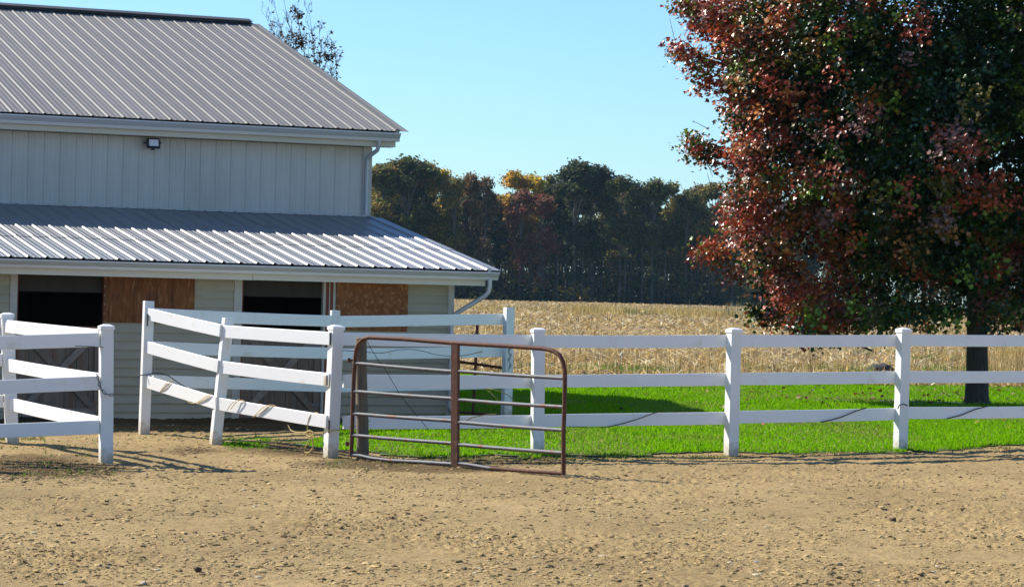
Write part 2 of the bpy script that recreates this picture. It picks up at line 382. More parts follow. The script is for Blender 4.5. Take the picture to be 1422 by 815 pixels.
def make_lawn():
    xs = np.arange(-3.2, 40, .10); ys = np.concatenate([np.arange(28.5, 38, .1), np.arange(38, 57.5, .25)])
    X, Y = np.meshgrid(xs, ys); Z = gz(X, Y) + lawn_bump(X, Y) + .004
    m = lawn_mask(X, Y); i = np.arange(X.size).reshape(X.shape)
    keep = m[:-1, :-1] | m[1:, 1:]
    T = np.stack([i[:-1, :-1], i[:-1, 1:], i[1:, 1:], i[1:, :-1]], -1)[keep]
    V = np.stack([X, Y, Z], -1).reshape(-1, 3); u, inv = np.unique(T, return_inverse=True)
    me = npmesh('lawn', V[u], inv.reshape(T.shape), M['soil_lawn'], smooth=True)
    tag(link('lawn', me), kind='structure')
make_lawn()
def make_field():
    xs = np.concatenate([[-300, -180, -110, -70], np.linspace(-45, 130, 176), [180, 300]])
    ys = np.concatenate([np.arange(53, 120, 1.0), np.geomspace(120, 470, 60)])
    X, Y = np.meshgrid(xs, ys)
    Z = gz(X, Y) + (fbm(X * .25, Y * .12, 7, 3) - .5) * .12 * np.clip((Y - 55) / 8, 0, 1)
    i = np.arange(X.size).reshape(X.shape)
    T = np.stack([i[:-1, :-1], i[:-1, 1:], i[1:, 1:], i[1:, :-1]], -1).reshape(-1, 4)
    me = npmesh('corn_field', np.stack([X, Y, Z], -1).reshape(-1, 3), T, M['field'], smooth=True)
    tag(link('corn_field', me), kind='structure')
make_field()

rng = np.random.default_rng(7)
def blades(P, h, w, az, lean, leandir, cols, name, mat, dark=.55, seg=1):
    """P (n,3) bases -> bent triangle/quad blades"""
    n = len(P)
    ax = np.stack([np.cos(az), np.sin(az), np.zeros(n)], 1) * (w[:, None] * .5)
    ld = np.stack([np.cos(leandir), np.sin(leandir), np.zeros(n)], 1)
    mid = P + np.array([0, 0, 1.]) * (h * .55)[:, None] * np.cos(lean)[:, None] + ld * (h * .4 * np.sin(lean))[:, None]
    tip = P + np.array([0, 0, 1.]) * (h * np.cos(lean))[:, None] + ld * (h * np.sin(lean) * 1.1)[:, None]
    V = np.stack([P - ax, P + ax, mid + ax * .8, tip, mid - ax * .8], 1).reshape(-1, 3)
    b = np.arange(n)[:, None] * 5
    T = np.concatenate([b + np.array([0, 1, 2]), b + np.array([0, 2, 4]), b + np.array([4, 2, 3])], 0)
    C = np.repeat(cols, 5, 0)
    return npmesh(name, V, T, mat, C)

def make_grass():
    n = 340000
    # sample with density falling with distance
    t = rng.random(n * 2); y = 29.5 * (57.0 / 29.5) ** t; x = rng.random(n * 2) * (y * .19 + 3.2 + .6) - 3.0
    k = lawn_mask(x, y)
    bare = np.hypot((x - 8.3) / 3.4, (y - 46.0) / 1.6) + (fbm(x * 1.5, y * 1.2, 8, 2) - .5) * 1.2; k &= (bare > .8) | (rng.random(len(x)) < .12)
    thin = fbm(x * .8, y * .5, 77, 3); k &= (thin + rng.random(len(x)) * .35 > .42)
    x, y = x[k][:n], y[k][:n]; n = len(x)
    z = gz(x, y) + lawn_bump(x, y)
    lush = fbm(x * .5, y * .35, 13, 3)
    h = (.024 + .034 * rng.random(n)) * (.5 + 1.1 * lush) * np.where(rng.random(n) < .03, 1.7, 1)
    w = .006 + .007 * rng.random(n) + y * .00016
    a = rng.random(n)
    c = np.stack([.155 + .10 * a, .40 + .12 * a, .001 + .001 * a], 1)
    dk = rng.random(n)[:, None]; c *= .65 + .5 * dk
    pt = np.clip((fbm(x * .9, y * .45, 55, 3) - .5) * 5, 0, 1)[:, None]; c = c * (1 - .35 * pt) + np.array([.22, .27, .05]) * .35 * pt
    dry = (rng.random(n) < .04 + .10 * pt[:, 0] + .10 * (lush < .42)); c[dry] = np.array([.36, .34, .12]) * (.6 + .5 * rng.random((dry.sum(), 1)))
    me = blades(np.stack([x, y, z], 1), h, w, rng.random(n) * np.pi, rng.random(n) * .8, rng.random(n) * 6.28, c, 'grass', M['grass'])
    tag(link('grass', me), 'short bright green grass of the lawn behind the white rail fence', 'grass', kind='stuff')
    # thin patches and sprigs in the paddock on the left
    P = []
    def patch(px0, px1, py0, py1, m):
        for _ in range(m):
            g = ground_at(random.uniform(px0, px1), random.gauss((py0 + py1) / 2, (py1 - py0) / 4))
            kx = fbm(np.array([g.x * 4]), np.array([g.y * 3]), 3, 2)[0]
            if kx > .47: P.append((g.x, g.y))
    random.seed(3)
    patch(310, 376, 606, 621, 2600); patch(376, 470, 607, 628, 900); patch(0, 25, 604, 620, 500); patch(0, 160, 640, 664, 900)
    patch(60, 160, 610, 640, 300); patch(450, 520, 630, 655, 420); patch(505, 800, 628, 646, 2600); patch(160, 330, 600, 615, 150)
    patch(30, 62, 600, 618, 350)
    for (xa, ya), (xb, yb) in zip(FRONT[4:-1], FRONT[5:]):
        for _ in range(int((xb - xa) * 3.2)):
            u = random.random(); g = ground_at(xa + (xb - xa) * u, ya + (yb - ya) * u + abs(random.gauss(0, 2.2)))
            if fbm(np.array([g.x * 1.7]), np.array([g.y * 2]), 19, 2)[0] > .42: P.append((g.x, g.y))
    P = np.array(P); n = len(P); z = dirt_z(P[:, 0], P[:, 1]) - .004
    h = .012 + .032 * rng.random(n); a = rng.random((n, 1)); c = np.array([[.12, .20, .03]]) * (.5 + .7 * a); lush = (P[:, 0] > -3.6) & (P[:, 0] < -2.4); c[lush] = np.array([.15, .33, .015]) * (.6 + .6 * a[lush])
    dry = (rng.random(n) < .35) & ~lush; c[dry] = (.24, .20, .09)
    me = blades(np.column_stack([P, z]), h, .008 + .008 * rng.random(n), rng.random(n) * np.pi, .3 + rng.random(n) * .9, rng.random(n) * 6.28, c, 'grass_sprigs', M['grass'])
    tag(link('grass_sprigs', me), 'sparse green sprigs growing in the trampled dirt by the fence posts', 'grass', kind='stuff')
make_grass()

def make_corn():
    # standing stubble and strewn husks
    n = 210000
    t = rng.random(n); y = 54.2 * (430 / 54.2) ** (t ** 1.45); x = (rng.random(n) * 2 - 1) * (y * .19 + 5) + 1
    z = gz(x, y) + (fbm(x * .25, y * .12, 7, 3) - .5) * .12 * np.clip((y - 55) / 8, 0, 1)
    sc = np.clip(y / 75, 1, 3.4)
    stand = rng.random(n) < .38
    dens = fbm(x * .22, y * .10, 91, 3)
    band = fbm(x * .03 + 4, y * .35, 101, 3) * np.where(y > 95, 1, .55); k = dens * .7 + band * .55 + rng.random(n) * .45 > .74
    x, y, z, sc, stand, dens = [q[k] for q in (x, y, z, sc, stand, dens)]; n = len(x)
    h = np.where(stand, .14 + .26 * rng.random(n) ** 1.6, .25 + .35 * rng.random(n)) * np.where(y > 100, .8, 1)
    h = h * np.where(stand, 1, .8 + .2 * sc)
    w = np.where(stand, .018, .030 + .05 * rng.random(n)) * sc
    lean = np.where(stand, rng.random(n) ** 2 * .9, 1.15 + .33 * rng.random(n))
    a = rng.random((n, 1)); base = np.array([[.60, .42, .155]]) * (.5 + .75 * a)
    pale = rng.random(n) < .18; base[pale] = np.array([.86, .74, .46])
    dk = rng.random(n) < .24; base[dk] = np.array([.22, .15, .07])
    me = blades(np.stack([x, y, z + np.where(stand, -.01, .01)], 1), h, w, rng.random(n) * np.pi, lean, rng.random(n) * 6.28, base, 'corn_stubble', M['corn'])
    tag(link('corn_stubble', me), 'pale dry corn stubble and husks covering the harvested field', 'corn stubble', kind='stuff')
    # weedy grass: golden tufts in the distance, green growth at the field margin
    X = []; Y = []; Hh = []; C = []
    def tuft(px, py, wpx, m, hgt, col, dsp=3.0):
        g = ground_at(px, py)
        for _ in range(m):
            xx = g.x + random.gauss(0, wpx / F * g.y * .5); yy = g.y + random.gauss(0, dsp)
            if fbm(np.array([xx * .7]), np.array([yy * .2]), 5, 2)[0] < .42: continue
            X.append(xx); Y.append(yy); Hh.append(hgt * 1.5 * random.uniform(.5, 1.1)); s = random.uniform(.65, 1.2); C.append([q * s for q in col])
    random.seed(11)
    gold = (.52, .38, .13); ol = (.27, .27, .09); gr = (.14, .26, .03)
    for px, py, w, m, hg, c in ((805, 436, 30, 500, .55, gold), (840, 435, 30, 400, .5, gold), (872, 436, 16, 160, .4, ol), (930, 437, 50, 500, .45, gold), (985, 440, 60, 700, .5, gold),
                                (1020, 438, 40, 300, .4, ol), (1062, 442, 60, 700, .8, (.40, .33, .16)), (700, 431, 120, 500, .35, gold), (1085, 446, 40, 350, .8, (.36, .30, .14)),
                                (1395, 440, 60, 700, .8, (.42, .33, .15)), (1330, 436, 70, 500, .8, (.36, .30, .14))):
        tuft(px, py, w, m, hg, c, 9.0)
    for px, py, w, m, hg, c in ((1300, 497, 90, 1500, .10, (.20, .27, .06)), (1320, 502, 60, 900, .1, (.20, .27, .06)), (1400, 500, 60, 2600, .30, (.55, .40, .14)), (1400, 515, 60, 1200, .3, (.50, .36, .15))):
        tuft(px, py, w, m, hg, c, 4.0)
    for _ in range(16):
        tuft(random.uniform(600, 1422), random.uniform(516, 522) + random.uniform(0, 1), 60, 120, .18, random.choice((gr, ol)), .7)
    X = np.array(X); Y = np.array(Y); n = len(X); z = gz(X, Y)
    me = blades(np.stack([X, Y, z], 1), np.array(Hh), .012 + Y * .00022, rng.random(n) * np.pi, rng.random(n) * .5, rng.random(n) * 6.28, np.array(C), 'field_weeds', M['corn'])
    tag(link('field_weeds', me), 'golden and olive weed clumps growing among the corn stubble', 'weeds', kind='stuff')
make_corn()

# ------------------------------------------------------------------ clods and stones
def ico(seed, flat=.7):
    r = random.Random(seed); t = (1 + 5 ** .5) / 2
    v = [(-1, t, 0), (1, t, 0), (-1, -t, 0), (1, -t, 0), (0, -1, t), (0, 1, t), (0, -1, -t), (0, 1, -t), (t, 0, -1), (t, 0, 1), (-t, 0, -1), (-t, 0, 1)]
    v = np.array(v) / np.linalg.norm(v[0]); v *= np.array([r.uniform(.55, 1.15) for _ in v])[:, None]; v[:, 2] *= flat
    f = np.array([(0,11,5),(0,5,1),(0,1,7),(0,7,10),(0,10,11),(1,5,9),(5,11,4),(11,10,2),(10,7,6),(7,1,8),(3,9,4),(3,4,2),(3,2,6),(3,6,8),(3,8,9),(4,9,5),(2,4,11),(6,2,10),(8,6,7),(9,8,1)])
    return v, f
def make_clods():
    random.seed(17)
    protos = [ico(i, .42) for i in range(8)]; VV = []; TT = []; CC = []; off = 0
    n = 85000
    y = 1 / (1 / 34 + rng.random(n) * (1 / 15.5 - 1 / 34)); x = (rng.random(n) * 2 - 1) * (y * .19 + .6)
    cl = fbm(x * 1.6, y * .8, 61, 4); k = (cl + rng.random(n) * .30 > .56) & ~lawn_mask(x, y)
    x, y = x[k], y[k]; n0 = len(x); ex = []
    for px0, px1, py0, py1, m in ((-20, 160, 636, 664, 900), (0, 60, 655, 668, 120), (240, 292, 618, 632, 110), (400, 470, 640, 655, 60), (490, 800, 634, 650, 420), (380, 470, 612, 626, 160), (1000, 1422, 622, 640, 260)):
        for _ in range(m):
            q = ground_at(random.uniform(px0, px1), random.gauss((py0 + py1) / 2, (py1 - py0) / 4)); ex.append((q.x, q.y))
    ex = np.array(ex); x = np.concatenate([x, ex[:, 0]]); y = np.concatenate([y, ex[:, 1]]); n = len(x)
    s = .0035 + .024 * rng.random(n) ** 13 + .006 * rng.random(n) ** 2; z = dirt_z(x, y) + s * .15
    a = rng.random(n) * 6.28; col = np.array([.42, .30, .14])[None] * (.45 + .85 * rng.random((n, 1))); gy = rng.random(n) < .02; col[gy] = (.50, .42, .29)
    dk = rng.random(n) < .08; col[dk] = (.22, .145, .07)
    s[n0:] = .006 + .022 * rng.random(n - n0) ** 2; col[n0:] = np.array([.20, .135, .07]) * (.5 + 1.0 * rng.random((n - n0, 1)))
    for p in range(8):
        idx = np.arange(p, n, 8); v, f = protos[p]
        ca, sa = np.cos(a[idx]), np.sin(a[idx]); el = 1 + .6 * rng.random(len(idx))
        vx = v[None, :, 0] * el[:, None]; vy = v[None, :, 1]
        X = (vx * ca[:, None] - vy * sa[:, None]) * s[idx, None] + x[idx, None]
        Y = (vx * sa[:, None] + vy * ca[:, None]) * s[idx, None] + y[idx, None]
        Z = v[None, :, 2] * s[idx, None] + z[idx, None]
        VV.append(np.stack([X, Y, Z], -1).reshape(-1, 3)); TT.append((f[None] + np.arange(len(idx))[:, None, None] * 12).reshape(-1, 3) + off)
        CC.append(np.repeat(col[idx], 12, 0)); off += len(idx) * 12
    m, nt, b = newmat('clod_scatter'); at_ = nt.nodes.new('ShaderNodeAttribute'); at_.attribute_name = 'tint'
    nt.links.new(at_.outputs[0], b.inputs['Base Color']); b.inputs['Roughness'].default_value = .95; b.inputs['Specular IOR Level'].default_value = .1
    me = npmesh('dirt_clods', np.concatenate(VV), np.concatenate(TT), m, np.concatenate(CC), smooth=False)
    tag(link('dirt_clods', me), 'small clods and pebbles scattered over the dry paddock dirt', 'clods', kind='stuff')
    rocks = [(275, 795, 13, 'stone_dark', 'dark pointed clod near the bottom edge of the dirt paddock'),
             (310, 652, 6, 'stone_dark', 'dark brown dropping lying at the tip of the post shadow'),
             (150, 786, 9, 'stone_grey', 'pale flat stone low in the left of the paddock'),
             (82, 728, 8, 'stone_dark', 'dark clod on the bare dirt below the left pen fence'),
             (198, 812, 12, 'stone_grey', 'grey rounded stone at the very bottom of the picture'),
             (1050, 780, 8, 'stone_grey', 'grey wedge stone in the lower middle of the dirt'),
             (1240, 722, 10, 'stone_dark', 'dark flat clod in the dirt under the second fence bay from the right'),
             (1165, 783, 9, 'stone', 'brown lump of dirt left of the pale pebbles'),
             (1297, 795, 10, 'stone_grey', 'largest pale pebble of the stony patch at lower right'),
             (436, 683, 6, 'stone_dark', 'small dark clod in front of the capped gate post'),
             (645, 792, 9, 'stone', 'brown clod low in the picture beneath the rusty gate'),
             (255, 750, 7, 'stone', 'round brown clod at left middle of the paddock'),
             (951, 812, 10, 'stone', 'brown clod half cut by the bottom edge near the centre'),
             (448, 645, 7, 'stone', 'clod lying beside the foot of the capped gate post')]
    for i, (px, py, w, mt, lab) in enumerate(rocks):
        g = ground_at(px, py); r = w / F * g.y * .55; v, f = ico(100 + i, .75)
        o = link('rock', npmesh('rock', v * r * np.array([1.2, 1, 1]), f, M[mt])); o.location = (g.x, g.y, float(dirt_z(g.x, g.y)) + r * .3); o.rotation_euler.z = i * 1.3
        tag(o, lab, 'rock', 'loose clods and stones on the paddock')
    # grey boulder at the edge of the corn field behind the fence
    g = ground_at(1219, 521); v, f = ico(55, .5)
    import bmesh
    bm = bmesh.new(); me = npmesh('boulder', v * np.array([.36, .25, .34]), f, None); bm.from_mesh(me); bmesh.ops.subdivide_edges(bm, edges=bm.edges[:], cuts=2, use_grid_fill=True, smooth=.6)
    for vv in bm.verts: vv.co *= 1 + (random.random() - .5) * .08
    bm.to_mesh(me); bm.free(); me.materials.append(pmat('boulder', (.055, .057, .06), (.03, .032, .035), scale=9, rough=.9, bump=.5))
    for pp in me.polygons: pp.use_smooth = True
    o = link('boulder', me); o.location = (g.x, g.y, g.z + .06)
    tag(o, 'dark grey boulder at the edge of the corn stubble behind the fence post', 'boulder')
make_clods()

# ------------------------------------------------------------------ barn
YAW = 0.41426
BO = Matrix.Translation((0.0, 0.0, 0.0))
def barn_origin():
    X, Y = 11.44 + 3.1150, 0 - 38.3752
    c, s = math.cos(YAW), math.sin(YAW)
    return (c * X + s * Y, s * X - c * Y)
bx, by = barn_origin()
BM = Matrix.Translation((bx, by, 0)) @ Matrix.Rotation(YAW, 4, 'Z')
barn = empty('stable_barn', BM)
tag(barn, 'pale metal sided horse barn with ribbed steel roof and open fronted lean-to stalls', 'barn')
BL = 17.0                     # barn length to the left
RX = .30; EY = -.285; EZ = 4.126; RY = 6.838; RZ = 6.29
LXE = -.016; LY = -4.57; LZ = 2.08; LT = 2.855; WY = -4.22
def ribbed(length, name, mat, k=4, rise=.019, wb=.028, wt=.012):
    pr = []
    S_ = .2286
    pr.append((-.0295, .0012))
    for i in range(k):
        c = i * S_
        pr += [(c - wb, 0), (c - wt, rise), (c + wt, rise), (c + wb, 0)]
        for mcr in (.076, .152):
            pr += [(c + mcr - .012, 0), (c + mcr - .006, .004), (c + mcr + .006, .004), (c + mcr + .012, 0)]
    pr.append((k * S_ - .0290, 0))
    V = []; n = len(pr)
    for yv in (0, length):
        V += [(p, yv, q) for p, q in pr]
    V += [(p, 0, q - .0025) for p, q in pr]; V += [(p, length, q - .0025) for p, q in pr]
    Fc = [(i, i + 1, n + i + 1, n + i) for i in range(n - 1)]
    Fc += [(2*n + i + 1, 2*n + i, i, i + 1)[::-1] for i in range(n - 1)]
    me = bpy.data.meshes.new(name); me.from_pydata(V, [], Fc); me.materials.append(mat); me.validate(); return me
def frame(o, x, y, z):
    m = Matrix.Identity(4)
    for i, a in enumerate((x, y, z)):
        for j in range(3): m[j][i] = a[j]
    return Matrix.Translation(o) @ m

# upper roof
pit = math.atan2(RZ - EZ, RY - EY); sl = math.hypot(RZ - EZ, RY - EY)
deck = MB()
deck.add([(RX-.02, EY+.04, EZ-.045), (RX-.02, RY, RZ-.045), (RX-.02, 2*RY-EY-.04, EZ-.045), (RX-.02, EY+.04, EZ-.12), (RX-.02, RY, RZ-.14), (RX-.02, 2*RY-EY-.04, EZ-.12),
          (-BL-.3, EY+.04, EZ-.045), (-BL-.3, RY, RZ-.045), (-BL-.3, 2*RY-EY-.04, EZ-.045), (-BL-.3, EY+.04, EZ-.12), (-BL-.3, RY, RZ-.14), (-BL-.3, 2*RY-EY-.04, EZ-.12)],
         [(0,1,4,3), (1,2,5,4), (6,9,10,7), (7,10,11,8), (0,6,7,1), (1,7,8,2), (3,4,10,9), (4,5,11,10), (0,3,9,6), (2,8,11,5)])
roof = deck.build('roof', M['ridge_dark'], barn)
pm = ribbed(sl - .05, 'roof_panel', M['roof_metal'], rise=.014, wb=.026, wt=.010)
npan = int((BL + RX) / .9144) + 1
for i in range(npan):
    x0 = RX - .030 - (i + 1) * .9144 + .2286
    link('roof_panel', pm, roof, frame((x0, EY, EZ), (1, 0, 0), (0, math.cos(pit), math.sin(pit)), (0, -math.sin(pit), math.cos(pit))))
    link('roof_panel', pm, roof, frame((x0 + .69, 2 * RY - EY, EZ), (-1, 0, 0), (0, -math.cos(pit), math.sin(pit)), (0, math.sin(pit), math.cos(pit))))
# rake trim, ridge vent and cap
b = MB()
for sgn in (1, -1):
    y0, y1 = (EY, RY) if sgn == 1 else (2*RY-EY, RY)
    b.add([(RX-.035, y0, EZ+.030), (RX+.018, y0, EZ+.030), (RX+.018, y1, RZ+.030), (RX-.035, y1, RZ+.030), (RX-.035, y0, EZ-.10), (RX+.018, y0, EZ-.10), (RX+.018, y1, RZ-.10), (RX-.035, y1, RZ-.10)],
          [(0,1,2,3), (1,5,6,2), (4,7,6,5), (0,3,7,4), (0,4,5,1), (3,2,6,7)])
b.build('rake_trim', M['roof_metal'], roof)
b = MB(); b.prism([(RY-.17, RZ-.03), (RY-.17, RZ+.005), (RY, RZ+.055), (RY+.17, RZ+.005), (RY+.17, RZ-.03)], -BL-.28, RX-.04)
b.build('ridge_vent', M['ridge_dark'], roof)
b = MB(); b.prism([(RY-.20, RZ+.004), (RY-.20, RZ+.018), (RY, RZ+.075), (RY+.20, RZ+.018), (RY+.20, RZ+.004), (RY, RZ+.062)], -BL-.3, -5.35)
b.prism([(RY-.20, RZ), (RY-.20, RZ+.014), (RY, RZ+.071), (RY+.20, RZ+.014), (RY+.20, RZ), (RY, RZ+.058)], -5.345, RX)
b.build('ridge_cap', M['ridge_dark'], roof)
# screw heads on the upper roof: one small part
b = MB(); random.seed(5)
for i in range(0, 75):
    for j in range(1, 9):
        x = RX - .03 - i * .2286 + .03; s = sl * j / 9.0 + random.uniform(-.01, .01)
        y = EY + s * math.cos(pit) ; z = EZ + s * math.sin(pit)
        n = Vector((0, -math.sin(pit), math.cos(pit))); c = Vector((x - .045, y, z)) + n * .003
        b.box(-.007, .007, -.007, .007, 0, .004, Matrix.Translation(c))
o = b.build('roof_screws', M['ridge_dark'], roof); o['kind'] = 'stuff'
# eave gutter profile (K style) helper
def gutter(y, ztop, zbot, x0, x1, name, parent):
    h = ztop - zbot
    pr = [(y, ztop), (y, zbot), (y-.055, zbot), (y-.065, zbot+h*.35), (y-.085, zbot+h*.55), (y-.105, zbot+h*.80), (y-.118, zbot+h*.84), (y-.118, ztop), (y-.108, ztop), (y-.106, ztop-.018), (y-.008, zbot+.02), (y-.008, ztop)]
    b = MB(); b.prism(pr, x0, x1)
    return b.build(name, M['gutter'], parent)
gutter(EY - .012, 4.094, 3.968, -BL-.3, RX, 'upper_gutter', barn)
b = MB(); b.box(-BL-.28, RX-.03, EY+.010, EY+.036, 3.890, 4.075); b.build('fascia_board', M['fascia'], barn)
b = MB(); b.box(-BL, .26, EY+.040, -.055, 3.888, 3.90); b.build('soffit', M['fascia'], barn)
# upper wall
wz0, wz1 = 2.70, 3.884
b = MB(); b.box(-BL, -.012, .012, .10, .05, 4.05); wall = b.build('upper_wall', M['ridge_dark'], barn)
wp = ribbed(wz1 - wz0, 'wall_panel', M['wall_metal'], rise=.016, wb=.024, wt=.012)
for i in range(int(BL / .9144)):
    link('wall_panel', wp, wall, frame((-.155 - .85 - i * .9144, .010, wz0), (1, 0, 0), (0, 0, 1), (0, -1, 0)))
b = MB(); b.box(-.135, .004, -.018, .006, 2.80, 3.887); b.box(-.02, .012, .0065, .14, 2.0, 3.887); b.build('corner_trim', M['wall_metal'], wall)
# far walls of the main block
b = MB(); b.add([(-.004, .10, 0), (-.004, 2*RY-.1, 0), (-.004, 2*RY-.1, 4.0), (-.004, RY, RZ-.15), (-.004, .10, 4.0), (-.10, .10, 0), (-.10, 2*RY-.1, 0), (-.10, 2*RY-.1, 4.0), (-.10, RY, RZ-.15), (-.10, .10, 4.0)],
                [(0,1,2,3,4), (9,8,7,6,5), (0,5,6,1), (1,6,7,2), (2,7,8,3), (3,8,9,4), (4,9,5,0)])
b.build('gable_wall', M['wall_metal'], barn)
b = MB(); b.box(-BL, -.11, 2*RY-.10, 2*RY, 0, 4.05); b.box(-BL, -BL+.1, .11, 2*RY-.11, 0, 4.0); b.build('rear_wall', M['wall_metal'], barn)
# lean-to roof
lp = math.atan2(LT - LZ, -LY); ls = math.hypot(LT - LZ, LY)
b = MB(); b.add([(LXE-.03, LY+.06, LZ-.022), (LXE-.03, -.02, LT-.026), (LXE-.03, LY+.06, LZ-.10), (LXE-.03, -.02, LT-.13), (-BL-.3, LY+.06, LZ-.022), (-BL-.3, -.02, LT-.026), (-BL-.3, LY+.06, LZ-.10), (-BL-.3, -.02, LT-.13)],
                [(0,1,3,2), (4,6,7,5), (0,4,5,1), (2,3,7,6), (0,2,6,4), (1,5,7,3)])
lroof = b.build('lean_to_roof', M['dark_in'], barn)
lower = ribbed(1.75, 'lean_roof_panel', M['lean_metal'], rise=.018, wb=.027, wt=.012); upper = ribbed(ls - 1.70 - .012, 'lean_roof_panel', M['lean_metal'], rise=.018, wb=.027, wt=.012)
random.seed(8)
for i in range(int(BL / .9144) + 1):
    x0 = LXE - .030 - (i + 1) * .9144 + .2286; cs, sn = math.cos(lp), math.sin(lp)
    d = random.uniform(-.003, .003)
    link('roof_panel', lower, lroof, frame((x0, LY, LZ), (1, 0, 0), (0, cs, sn), (0, -sn, cs)))
    link('roof_panel', upper, lroof, frame((x0 + d, LY + 1.66 * cs, LZ + 1.66 * sn + .006), (1, 0, 0), (0, cs, sn), (0, -sn, cs)))
b = MB(); b.add([(LXE-.03, LY, LZ+.026), (LXE+.014, LY, LZ+.026), (LXE+.014, -.02, LT+.026), (LXE-.03, -.02, LT+.026), (LXE-.03, LY, LZ-.09), (LXE+.014, LY, LZ-.09), (LXE+.014, -.02, LT-.10), (LXE-.03, -.02, LT-.10)],
                [(0,1,2,3), (1,5,6,2), (4,7,6,5), (0,3,7,4), (0,4,5,1), (3,2,6,7)])
b.build('rake_trim', M['lean_metal'], lroof)
gutter(LY - .012, 2.055, 1.950, -BL-.3, .075, 'lower_gutter', barn)
b = MB(); b.box(-BL-.28, -3.312, LY+.010, LY+.036, 1.868, 2.045); b.box(-3.306, -.075, LY+.012, LY+.038, 1.870, 2.045); b.build('fascia_board', M['fascia'], barn)
b = MB(); b.box(-BL, -.40, LY+.042, WY-.02, 1.890, 1.902); b.build('soffit', M['fascia'], barn)
# lean-to front wall: lap siding boards
OPEN = [(-6.262, -5.165), (-3.325, -2.232)]
b = MB()
for x0, x1 in ((-BL, -6.37), (-5.14, -3.45), (-2.06, -.40)): b.box(x0, x1, WY + .004, WY + .09, .0, 1.93)
b.box(-.495, -.41, WY + .094, -.02, 0, 2.1)
lw = b.build('lean_to_wall', M['fascia'], barn)
def board(x0, x1):
    b = MB(); b.prism([(0, 0), (-.021, -.002), (-.022, .010), (-.003, .1105), (0, .1105)], x0, x1); return b.mesh('siding_board', M['siding'])
segs = [(-BL, -6.37), (-5.165, -3.45), (-2.06, -.465)]
bms = [board(*s) for s in segs]; side = board(0, 3.98)
z = .045; r = 0
while z < 1.90:
    for me in bms: link('siding_board', me, lw, Matrix.Translation((0, WY, z)))
    link('siding_board', side, lw, frame((-.40, WY + .10, z), (0, 1, 0), (-1, 0, 0), (0, 0, 1)))
    z += .1125; r += 1
b = MB(); b.box(-.468, -.385, WY-.024, WY+.02, .02, 1.886); b.build('corner_trim', M['trim'], lw)
# trims and jambs
b = MB(); b.box(-6.366, -6.275, WY-.022, WY+.06, .03, 1.888); b.build('door_trim', M['trim'], lw)
b = MB(); b.box(-3.447, -3.342, WY-.022, WY+.06, .03, 1.888); b.build('door_trim', M['trim'], lw)
b = MB(); b.box(-2.230, -2.198, WY-.020, WY+.06, .03, 1.888); b.build('door_trim', M['trim'], lw)
b = MB(); b.box(-2.095, -2.062, WY-.020, WY+.06, .03, 1.888); b.build('door_trim', M['trim'], lw)
b = MB(); b.box(-2.196, -2.097, WY-.012, WY+.05, .03, 1.888); b.build('jamb_board', M['red_wood'], lw)
b = MB(); b.box(-2.150, -2.138, WY-.019, WY-.0125, .6, 1.886); b.build('batten_strip', M['trim'], lw)
b = MB(); b.box(-3.338, -3.322, WY-.012, WY+.06, .03, 1.888); b.build('door_jamb', M['red_wood'], lw)
b = MB(); b.box(-6.271, -6.258, WY-.012, WY+.06, .03, 1.888); b.build('door_jamb', M['red_wood'], lw)
b = MB(); b.box(-5.170, -5.153, WY-.02, WY+.06, .03, 1.888); b.build('door_jamb', M['red_wood'], lw)
b = MB(); b.box(-5.150, -3.981, WY-.034, WY-.0175, 1.290, 1.889); b.build('plywood_cover', M['osb'], lw)['label'] = 'wide dark red weathered board over the left stall window'
b = MB(); b.box(-2.052, -1.050, WY-.034, WY-.0175, 1.245, 1.889); b.build('plywood_cover', M['osb2'], lw)['label'] = 'orange brown board over the right stall window'
# stall interior
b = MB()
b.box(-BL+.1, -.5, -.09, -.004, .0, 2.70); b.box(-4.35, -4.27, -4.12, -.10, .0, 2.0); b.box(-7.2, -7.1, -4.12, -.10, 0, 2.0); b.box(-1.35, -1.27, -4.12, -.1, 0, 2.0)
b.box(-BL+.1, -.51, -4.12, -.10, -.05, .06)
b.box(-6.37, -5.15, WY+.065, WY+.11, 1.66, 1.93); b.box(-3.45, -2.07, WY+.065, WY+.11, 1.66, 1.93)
b.build('stall_interior', M['dark_in'], barn)
